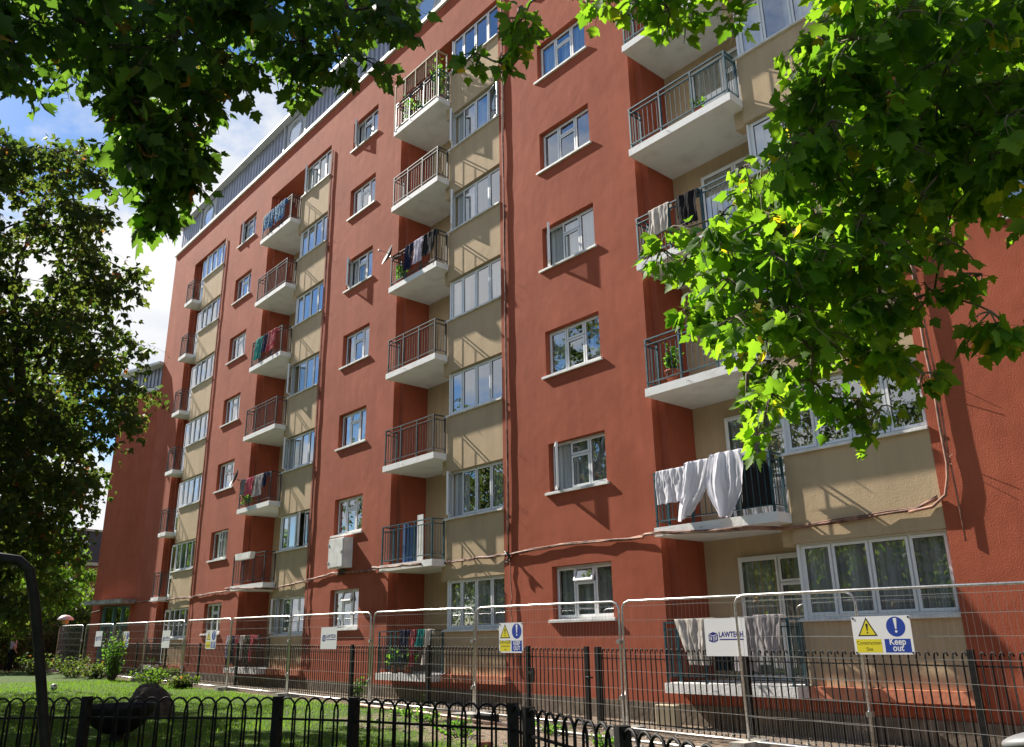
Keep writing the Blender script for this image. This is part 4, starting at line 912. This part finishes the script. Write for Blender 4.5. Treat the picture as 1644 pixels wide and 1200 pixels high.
# boulder
bm=bmesh.new(); bmesh.ops.create_icosphere(bm,subdivisions=5,radius=1)
for v in bm.verts:
    n_=v.co.normalized(); q=n_*1.2+Vector((3,1,2)); d=1+.22*noise.noise(q)+.09*noise.noise(q*2.7)+.04*noise.noise(q*7)
    v.co=Vector((n_.x*.46*d,n_.y*.42*d,max(-.3,n_.z*.54*d)+.1*noise.noise(q*.8)))
me=bpy.data.meshes.new('boulder'); bm.to_mesh(me); bm.free(); me.materials.append(M['stone']); me.polygons.foreach_set('use_smooth',[True]*len(me.polygons))
o=bpy.data.objects.new('boulder',me); COL.objects.link(o); o.location=(-18.15,-6.2,gz(-18)+.04); o.scale=(1,1,1.0); tag(o,'large brown stone boulder standing on the grass','boulder')
# football
t=thing('football','small black and white football on the sunlit grass','ball',(-29.1,-5.4,gz(-29)))
bm=bmesh.new(); bmesh.ops.create_icosphere(bm,subdivisions=3,radius=.1); me=bpy.data.meshes.new('ball'); 
ico=bmesh.new(); bmesh.ops.create_icosphere(ico,subdivisions=1,radius=1); cen=[v.co.normalized() for v in ico.verts]; ico.free()
for f_ in bm.faces: f_.material_index=1 if max(f_.calc_center_median().normalized().dot(c) for c in cen)>.94 else 0; f_.smooth=True
bm.to_mesh(me); bm.free(); me.materials.append(M['white']); me.materials.append(M['black']); o=bpy.data.objects.new('ball_skin',me); COL.objects.link(o); o.parent=t; o.location=(0,0,.1)
# lamp
t=thing('garden_lamp','low lamp post with a pale pink mushroom shaped cap','lamp',(-44.3,-1.7,-1.1))
mb=MB(); mb.tube([(-44.3,-1.7,-1.1),(-44.3,-1.7,1.0)],.05,10); mb.build('pole',M['black'],t)
mb=MB(); mb.lathe([(.001,1.43),(.14,1.41),(.27,1.33),(.36,1.22),(.36,1.19),(.001,1.2)],(-44.3,-1.7,0),20); M['lampcap']=mat('pale_pink_cap',(.6,.42,.38),.5); mb.build('cap',M['lampcap'],t)
mb=MB(); mb.lathe([(.08,1.0),(.15,1.05),(.15,1.19)],(-44.3,-1.7,0),14); M['amber']=mat('amber_lens',(.5,.33,.12),.4); mb.build('lens',M['amber'],t)
# timber and blocks by fence
G='loose blocks lying by the mesh fence'
def block(label,x,y,sx,sy,sz,m_,rot=0,name='concrete_block',cat='block'):
    mb=MB(); mb.box(-sx/2,sx/2,-sy/2,sy/2,0,sz); o=mb.build(name,m_,None); o.location=(x,y,gz(x)); o.rotation_euler=(0,0,rot); ROOT[o.name]=(x,y,gz(x)); tag(o,label,cat,G)
    md=o.modifiers.new('b','BEVEL'); md.width=.012; md.segments=2
block('pale rendered block leaning by the wall below the laundry balcony',-9.6,-.55,.42,.16,.36,M['creampaint'],.1)
block('grey concrete block under the mesh fence below the danger sign',-12.9,-2.3,.55,.24,.14,M['concrete'],.2)
block('dark rubber fence foot beside the grey concrete block',-12.3,-2.3,.4,.24,.16,M['black'],.15,'rubber_foot','fence foot')
block('small raw timber offcut on the soil near the right corner',-7.9,-3.6,.22,.1,.08,M['wood'],.4,'timber_offcut','timber')
block('broken brick lying near the corner of the front fence',-9.9,-4.3,.2,.1,.07,M['brick'],1.1,'brick','brick')
mb=MB(); mb.tube([(-17.2,-2.1,gz(-17)+.06),(-14,-2.45,gz(-14)+.09),(-10.9,-2.9,gz(-11)+.10)],.028,8); M['copper']=vary(mat('rusty_pole',(.5,.3,.2),.5,.3),(.35,.2,.13),(.6,.45,.35),3,4,stretch=(1,1,1)); tag(mb.build('scaffold_pole',M['copper'],None,(-14,-2.4,gz(-14))),'long rusty pinkish pole lying on the soil along mesh fence','pole')
mb=MB(); mb.tube([(-10.8,-2.6,gz(-11)+.05),(-7.0,-2.75,gz(-7)+.07),(-3.4,-2.6,gz(-3)+.05)],.022,8); tag(mb.build('scaffold_pole',M['galv'],None,(-7,-2.7,gz(-7))),'long bright steel pole lying on the soil at right','pole')
# spring rider edge at right
t=thing('spring_rider','grey rounded play seat cut off by the right edge of view','play equipment',(-1.5,-7.75,-1.5))
bm=bmesh.new(); bmesh.ops.create_uvsphere(bm,u_segments=20,v_segments=12,radius=1); 
for v in bm.verts: v.co=Vector((v.co.x*.22,v.co.y*.12,v.co.z*.05+.03*v.co.x))+Vector((.0,.0,1.02))
me=bpy.data.meshes.new('seat'); bm.to_mesh(me); bm.free(); me.polygons.foreach_set('use_smooth',[True]*len(me.polygons)); M['greyp']=mat('grey_plastic',(.16,.16,.17),.5); me.materials.append(M['greyp'])
o=bpy.data.objects.new('seat',me); COL.objects.link(o); o.parent=t
mb=MB(); mb.tube([(-1.5+.09*math.cos(i*.7),-7.75+.09*math.sin(i*.7),-1.5+i*.014) for i in range(75)],.012,5); mb.build('spring',M['black'],t)
# far left: dark railings, hedge, brick pillar, far building, person
t=thing('park_railing','tall dark park railing across the far left of the lawn','railing',(-48,-6,-1.1))
mb=MB(); A=Vector((-45.5,-1.5,-1.05)); Bv=Vector((-50,-14,-1.0)); n=110
for i in range(n):
    p=A.lerp(Bv,i/n); mb.tube([p,p+Vector((0,0,1.75))],.012,4)
mb.build('bars',M['black'],t)
mb=MB()
for z in (.15,1.55): mb.tube([A+Vector((0,0,z)),Bv+Vector((0,0,z))],.02,4)
for i in range(6): p=A.lerp(Bv,i/5); mb.tube([p,p+Vector((0,0,1.9))],.05,4)
mb.build('rail',M['black'],t)
t=thing('timber_fence','dark boarded fence behind the park railing at far left','fence',(-53,-6,-1.1))
mb=MB(); A=Vector((-52.5,2,-1.1)); Bv=Vector((-56,-18,-1.1)); n=120; M['dwood']=vary(mat('dark_boards',(.05,.035,.025),.9),(.03,.02,.015),(.08,.055,.04),3,4)
for i in range(n):
    p=A.lerp(Bv,i/n); q=A.lerp(Bv,(i+.92)/n); mb.quad(p,q,q+Vector((0,0,1.5)),p+Vector((0,0,1.5))); mb.quad(q+Vector((-.03,0,0)),p+Vector((-.03,0,0)),p+Vector((-.03,0,1.5)),q+Vector((-.03,0,1.5)))
mb.build('boards',M['dwood'],t)
t=thing('gate_pillar','pale brick gate pillar with a stone cap at far left','pillar',(-50.9,-9.2,-1.0))
mb=MB(); mb.box(-51.2,-50.6,-9.5,-8.9,-1.1,1.05); mb.build('shaft',M['stoneb'],t); mb=MB(); mb.box(-51.27,-50.53,-9.57,-8.83,1.052,1.2); mb.build('cap',M['stoneb'],t)
FB=thing('mansion_block','distant red brick mansion block with slate mansard and white dormers','building',(-84,6,-1))
cxd=Vector((-.18,.98,0)).normalized(); fo=Vector((-80,-22,0)); nn=Vector((cxd.y,-cxd.x,0))
def fq(mb,s0,s1,z0,z1,n0,n1,mi=0):
    k=len(mb.v)
    for z in (z0,z1):
        for s,n in ((s0,n1),(s1,n1),(s1,n0),(s0,n0)):
            q=fo+cxd*s+nn*n; mb.v.append((q.x,q.y,z))
    for q in ((0,3,2,1),(4,5,6,7),(0,1,5,4),(1,2,6,5),(2,3,7,6),(3,0,4,7)): mb.f.append(tuple(k+i for i in q)); mb.mi.append(mi); mb.sm.append(False)
mb=MB(); fq(mb,0,48,-1.2,7.2,-10,0); mb.build('wall',vary(M['brick'],(.16,.055,.035),(.26,.10,.06),.6,5),FB)
mb=MB(); fq(mb,-.2,48.2,7.21,7.5,-10,.35); fq(mb,-.1,48.1,3.4,3.6,-.1,.1); mb.build('cornice',M['stoneb'],FB)
mb=MB(); k=len(mb.v); fq(mb,0,48,7.51,10.4,-10,-.1)
for i in range(4,8): pass
mb.build('roof',M['slate'],FB)
mb=MB(); fq(mb,-.1,48.1,10.41,10.6,-10,.0)
for s in (8,22,36): fq(mb,s,s+2.2,10.61,12.4,-4,-2)
mb.build('parapet',M['stoneb'],FB)
for i in range(12):
    s=2+4*i
    for z0,h_ in ((.2,1.9),(4.2,1.9)):
        mb=MB(); fq(mb,s,s+1.3,z0,z0+h_,-.05,.06); o=mb.build('window',M['upvc'],FB); g_=MB(); fq(g_,s+.12,s+1.18,z0+.12,z0+h_-.12,.061,.07); g_.build('pane',M['glass'],o)
    mb=MB(); fq(mb,s-.1,s+1.5,7.6,9.7,-1,.5); o=mb.build('dormer',M['upvc'],FB); g_=MB(); fq(g_,s+.15,s+1.25,7.9,9.3,.501,.51); g_.build('pane',M['slate'],o)
# person --------------------------------------------------------------
def skin(name,verts,edges,rad,mat_,parent,sub=2):
    me=bpy.data.meshes.new(name); me.from_pydata(verts,edges,[]); o=bpy.data.objects.new(name,me); COL.objects.link(o)
    mo=o.modifiers.new('s','SKIN'); sv=me.skin_vertices[0].data
    for i,r in enumerate(rad): sv[i].radius=(r,r*.85)
    sv[0].use_root=True
    su=o.modifiers.new('u','SUBSURF'); su.levels=sub; su.render_levels=sub
    dg=bpy.context.evaluated_depsgraph_get(); m2=bpy.data.meshes.new_from_object(o.evaluated_get(dg)); bpy.data.objects.remove(o)
    m2.materials.clear(); m2.materials.append(mat_); m2.polygons.foreach_set('use_smooth',[True]*len(m2.polygons))
    o=bpy.data.objects.new(name,m2); COL.objects.link(o); o.parent=parent; return o
pb=(-44.6,-3.62,-1.09)
t=thing('person','person in a pale pink shirt and dark trousers walking past the railings','person',pb)
V=[(0,0,.95),(0,0,1.15),(0,.0,1.38),(0,0,1.5),(0,.02,1.62),(0,.02,1.72),(-.12,0,.9),(-.14,.06,.5),(-.14,-.02,.08),(-.14,.12,.03),(.12,0,.9),(.13,-.1,.5),(.14,-.25,.1),(.14,-.14,.03),(-.19,0,1.4),(-.25,.04,1.12),(-.24,.14,.9),(.19,0,1.4),(.25,-.03,1.12),(.25,.1,.9),(-.24,.17,.82),(.25,.13,.82)]
E_=[(0,1),(1,2),(2,3),(3,4),(4,5),(0,6),(6,7),(7,8),(8,9),(0,10),(10,11),(11,12),(12,13),(2,14),(14,15),(15,16),(2,17),(17,18),(18,19),(16,20),(19,21)]
R_=[.14,.13,.15,.055,.1,.08,.09,.06,.042,.035,.09,.06,.042,.035,.06,.042,.03,.06,.042,.03,.03,.03]
skin('body',V,E_,R_,M['skin'],t)
M['pinkshirt']=mat('pink_shirt',(.55,.32,.42),.9)
idx=[0,1,2,14,15,17,18]; mp_={a:i for i,a in enumerate(idx)}; skin('shirt',[V[a] for a in idx],[(mp_[a],mp_[b]) for a,b in E_ if a in mp_ and b in mp_],[.17,.16,.175,.08,.065,.08,.065],M['pinkshirt'],t)
idx=[0,6,7,8,10,11,12]; mp_={a:i for i,a in enumerate(idx)}; skin('trousers',[V[a] for a in idx],[(mp_[a],mp_[b]) for a,b in E_ if a in mp_ and b in mp_],[.155,.11,.08,.065,.11,.08,.065],M['c_dark'],t)
skin('hair',[(0,-.02,1.72),(0,-.03,1.66)],[(0,1)],[.09,.09],M['hair'],t)
# ------------------------------------------------------------------ GROUND
def gmesh():
    xs=np.concatenate([np.linspace(-600,-70,12),np.linspace(-60,6,90),np.linspace(12,400,8)]); ys=np.concatenate([np.linspace(-500,-45,10),np.linspace(-40,14,80),np.linspace(30,500,8)])
    v=[(x,y,gz(x)+ (.02*math.sin(x*1.3)*math.cos(y*1.1) if -50<x<5 and -14<y<-2 else 0)) for y in ys for x in xs]; nx=len(xs)
    f=[(j*nx+i,j*nx+i+1,(j+1)*nx+i+1,(j+1)*nx+i) for j in range(len(ys)-1) for i in range(nx-1)]
    me=bpy.data.meshes.new('ground'); me.from_pydata(v,[],f); me.polygons.foreach_set('use_smooth',[True]*len(f)); return me
gm=mat('lawn_and_soil',(.1,.15,.03),.95,0,.1); b=gm.node_tree.nodes['Principled BSDF']
tc=N(gm,'ShaderNodeTexCoord'); sx=N(gm,'ShaderNodeSeparateXYZ'); L(gm,tc,'Object',sx,0)
n1=N(gm,'ShaderNodeTexNoise'); n1.inputs['Scale'].default_value=.9; n1.inputs['Detail'].default_value=8; n1.inputs['Roughness'].default_value=.7; L(gm,tc,'Object',n1,'Vector')
def MATH(m,op,a=None,b=None):
    n=N(m,'ShaderNodeMath',operation=op)
    for i,q in enumerate((a,b)):
        if q is None: continue
        if isinstance(q,(int,float)): n.inputs[i].default_value=q
        else: m.node_tree.links.new(q,n.inputs[i])
    return n.outputs[0]
# soil where people and builders tread: near the wall and toward the right
mr=N(gm,'ShaderNodeMapRange'); mr.inputs[1].default_value=-5.6; mr.inputs[2].default_value=-3.2; L(gm,sx,'Y',mr,0)
mrx=N(gm,'ShaderNodeMapRange'); mrx.inputs[1].default_value=-19; mrx.inputs[2].default_value=-11; L(gm,sx,'X',mrx,0)
a1=MATH(gm,'MULTIPLY',mr.outputs[0],mrx.outputs[0]); mrb=N(gm,'ShaderNodeMapRange'); mrb.inputs[1].default_value=-2.4; mrb.inputs[2].default_value=-1.6; L(gm,sx,'Y',mrb,0)
a2=MATH(gm,'MAXIMUM',a1,mrb.outputs[0]); a3=MATH(gm,'ADD',a2,MATH(gm,'MULTIPLY',MATH(gm,'SUBTRACT',n1.outputs['Fac'],.5),1.7))
rp=N(gm,'ShaderNodeValToRGB'); rp.color_ramp.elements[0].position=.42; rp.color_ramp.elements[1].position=.62; gm.node_tree.links.new(a3,rp.inputs[0])
n2=N(gm,'ShaderNodeTexNoise'); n2.inputs['Scale'].default_value=14; n2.inputs['Detail'].default_value=8; L(gm,tc,'Object',n2,'Vector')
gr=N(gm,'ShaderNodeValToRGB'); gr.color_ramp.elements[0].color=(.025,.05,.009,1); gr.color_ramp.elements[1].color=(.075,.12,.022,1); gr.color_ramp.elements[0].position=.35; gr.color_ramp.elements[1].position=.65; L(gm,n2,'Fac',gr,'Fac')
so=N(gm,'ShaderNodeValToRGB'); so.color_ramp.elements[0].color=(.10,.075,.055,1); so.color_ramp.elements[1].color=(.26,.20,.15,1); so.color_ramp.elements[0].position=.35; so.color_ramp.elements[1].position=.65; L(gm,n2,'Fac',so,'Fac')
mx=N(gm,'ShaderNodeMix',data_type='RGBA'); L(gm,rp,'Color',mx,0); L(gm,gr,'Color',mx,6); L(gm,so,'Color',mx,7); L(gm,mx,2,b,'Base Color')
bp=N(gm,'ShaderNodeBump'); bp.inputs['Strength'].default_value=.8; bp.inputs['Distance'].default_value=.04; L(gm,n2,'Fac',bp,'Height'); L(gm,bp,'Normal',b,'Normal')
me=gmesh(); me.materials.append(gm); o=bpy.data.objects.new('ground',me); COL.objects.link(o); o['kind']='structure'
# unseen paving behind the view, added to cut green bounce off the lawn
pv=vary(mat('paving',(.2,.19,.18),.9),(.15,.145,.14),(.26,.25,.23),1.5,8,.3,20,.01)
me=bpy.data.meshes.new('pavement'); me.from_pydata([(-500,-400,gz(-60)+.03),(-60,-400,gz(-60)+.03),(0,-400,gz(0)+.03),(300,-400,gz(0)+.03),(-500,-16.5,gz(-60)+.03),(-60,-16.5,gz(-60)+.03),(0,-16.5,gz(0)+.03),(300,-16.5,gz(0)+.03)],[],[(0,1,5,4),(1,2,6,5),(2,3,7,6)]); me.materials.append(pv)
o=bpy.data.objects.new('pavement',me); COL.objects.link(o); o['kind']='structure'
# grass blades
n=90000; X=-2.5-rng.uniform(0,1,n)**1.3*32; Y=rng.uniform(-12.5,-1.9,n)
bare=np.clip((Y+5.6)/2.4,0,1)*np.clip((X+19)/8,0,1); keep=rng.uniform(0,1,n)>bare*1.15
X=X[keep];Y=Y[keep];n=len(X); Z=np.array([gz(x) for x in X]); P=np.column_stack([X,Y,Z-.005])
T=np.column_stack([rng.normal(0,.35,n),rng.normal(0,.35,n),np.ones(n)]); S=rng.uniform(.035,.085,n)
v=np.zeros((n,3,3)); ang=rng.uniform(0,6.28,n); wv=np.column_stack([np.cos(ang),np.sin(ang),np.zeros(n)])*(.007)
v[:,0]=P-wv; v[:,1]=P+wv; v[:,2]=P+T*S[:,None]
me=bpy.data.meshes.new('grass'); me.vertices.add(n*3); me.vertices.foreach_set('co',v.astype(np.float32).ravel()); me.loops.add(n*3); me.loops.foreach_set('vertex_index',np.arange(n*3,dtype=np.int32)); me.polygons.add(n); me.polygons.foreach_set('loop_start',np.arange(0,n*3,3,dtype=np.int32)); me.polygons.foreach_set('loop_total',np.full(n,3,dtype=np.int32)); me.update(calc_edges=True)
a=me.attributes.new('tint','FLOAT','FACE'); a.data.foreach_set('value',rng.uniform(0,1,n).astype(np.float32)); me.materials.append(M['grassb'])
o=bpy.data.objects.new('grass',me); COL.objects.link(o); tag(o,'short green lawn grass thinning into bare soil','grass',kind='stuff')
# rubble / stones
mb=MB()
for _ in range(700):
    x=random.uniform(-18,-2); y=random.uniform(-4.6,-.2); s=random.uniform(.01,.04); a=random.uniform(0,3); z=gz(x)
    k=len(mb.v)
    for dz,r in ((-.3,1),(.5,.7)):
        for j in range(5): t=a+j*1.2566; mb.v.append((x+s*r*math.cos(t)*random.uniform(.7,1.2),y+s*r*math.sin(t),z+s*dz+.01))
    mb.f.append(tuple(k+5+j for j in range(5))); mb.mi.append(0); mb.sm.append(False)
    for j in range(5): mb.f.append((k+j,k+(j+1)%5,k+5+(j+1)%5,k+5+j)); mb.mi.append(0); mb.sm.append(False)
o=mb.build('rubble',M['concrete'],None); tag(o,'small stones and crumbs of rubble scattered on the bare soil','rubble',kind='stuff')
# ------------------------------------------------------------------ WORLD + SUN
sd=Vector((-6,-1,5.0)).normalized()
w=bpy.data.worlds.new('World'); sc.world=w; w.use_nodes=True; nt=w.node_tree; bg=nt.nodes['Background']; out=nt.nodes['World Output']
sky=nt.nodes.new('ShaderNodeTexSky'); sky.sky_type='NISHITA'; sky.sun_disc=False; sky.sun_elevation=math.asin(sd.z); sky.sun_rotation=math.atan2(sd.x,sd.y); sky.air_density=1.0; sky.dust_density=.3; sky.ozone_density=3.0
hs=nt.nodes.new('ShaderNodeHueSaturation'); hs.inputs['Saturation'].default_value=1.35; nt.links.new(sky.outputs[0],hs.inputs['Color']); nt.links.new(hs.outputs[0],bg.inputs[0]); bg.inputs[1].default_value=.058
tc=nt.nodes.new('ShaderNodeTexCoord'); sp=nt.nodes.new('ShaderNodeSeparateXYZ'); nt.links.new(tc.outputs['Generated'],sp.inputs[0])
# flatten clouds toward the horizon: project the direction on a high plane
def wm(op,a,b=None):
    n=nt.nodes.new('ShaderNodeMath'); n.operation=op
    for i,q in enumerate((a,b)):
        if q is None: continue
        if isinstance(q,(int,float)): n.inputs[i].default_value=q
        else: nt.links.new(q,n.inputs[i])
    return n.outputs[0]
zz=wm('ADD',wm('MAXIMUM',sp.outputs[2],0.0),.22); cx_=wm('DIVIDE',sp.outputs[0],zz); cy_=wm('DIVIDE',sp.outputs[1],zz)
cb_=nt.nodes.new('ShaderNodeCombineXYZ'); nt.links.new(cx_,cb_.inputs[0]); nt.links.new(cy_,cb_.inputs[1]); cb_.inputs[2].default_value=5.2
nz=nt.nodes.new('ShaderNodeTexNoise'); nz.inputs['Scale'].default_value=1.25; nz.inputs['Detail'].default_value=9; nz.inputs['Roughness'].default_value=.58; nt.links.new(cb_.outputs[0],nz.inputs['Vector'])
cr_=nt.nodes.new('ShaderNodeValToRGB'); cr_.color_ramp.elements[0].position=.50; cr_.color_ramp.elements[1].position=.60
nt.links.new(nz.outputs['Fac'],cr_.inputs[0])
low=nt.nodes.new('ShaderNodeMapRange'); low.inputs[1].default_value=.52; low.inputs[2].default_value=.30; nt.links.new(sp.outputs[2],low.inputs[0])   # cloudier lower down
fac=wm('MINIMUM',wm('ADD',cr_.outputs['Color'],0.0),1.0)
nz.inputs['Scale'].default_value=1.7
fz=wm('ADD',nz.outputs['Fac'],wm('MULTIPLY',low.outputs[0],.10)); nt.links.new(fz,cr_.inputs[0])
bgc=nt.nodes.new('ShaderNodeBackground'); bgc.inputs[0].default_value=(1,1,1,1); bgc.inputs[1].default_value=.42
nz2=nt.nodes.new('ShaderNodeTexNoise'); nz2.inputs['Scale'].default_value=2.6; nz2.inputs['Detail'].default_value=6; nt.links.new(cb_.outputs[0],nz2.inputs['Vector'])
cc=nt.nodes.new('ShaderNodeValToRGB'); cc.color_ramp.elements[0].color=(.7,.76,.86,1); cc.color_ramp.elements[1].color=(1,1,1,1); cc.color_ramp.elements[0].position=.35; cc.color_ramp.elements[1].position=.6; nt.links.new(nz2.outputs['Fac'],cc.inputs[0]); nt.links.new(cc.outputs[0],bgc.inputs[0])
ms=nt.nodes.new('ShaderNodeMixShader'); nt.links.new(fac,ms.inputs[0]); nt.links.new(bg.outputs[0],ms.inputs[1]); nt.links.new(bgc.outputs[0],ms.inputs[2]); nt.links.new(ms.outputs[0],out.inputs[0])
sl=bpy.data.lights.new('sun','SUN'); sl.energy=5.0; sl.angle=math.radians(.5); sl.color=(1,.93,.82); so_=bpy.data.objects.new('sun',sl); COL.objects.link(so_); so_.rotation_euler=sd.to_track_quat('Z','Y').to_euler(); so_.location=(-20,-10,30)
sc.view_settings.view_transform='Standard'; sc.view_settings.look='None'; sc.view_settings.gamma=1; sc.view_settings.exposure=1.3
sc.render.engine='CYCLES'; sc.cycles.max_bounces=8; sc.cycles.transparent_max_bounces=16; sc.cycles.transmission_bounces=6; sc.cycles.diffuse_bounces=3
# ------------------------------------------------------------------ lift everything so the ground lies near zero
for o in list(sc.objects):
    if o.parent is None: o.location.z+=ZO
bpy.context.view_layer.update()
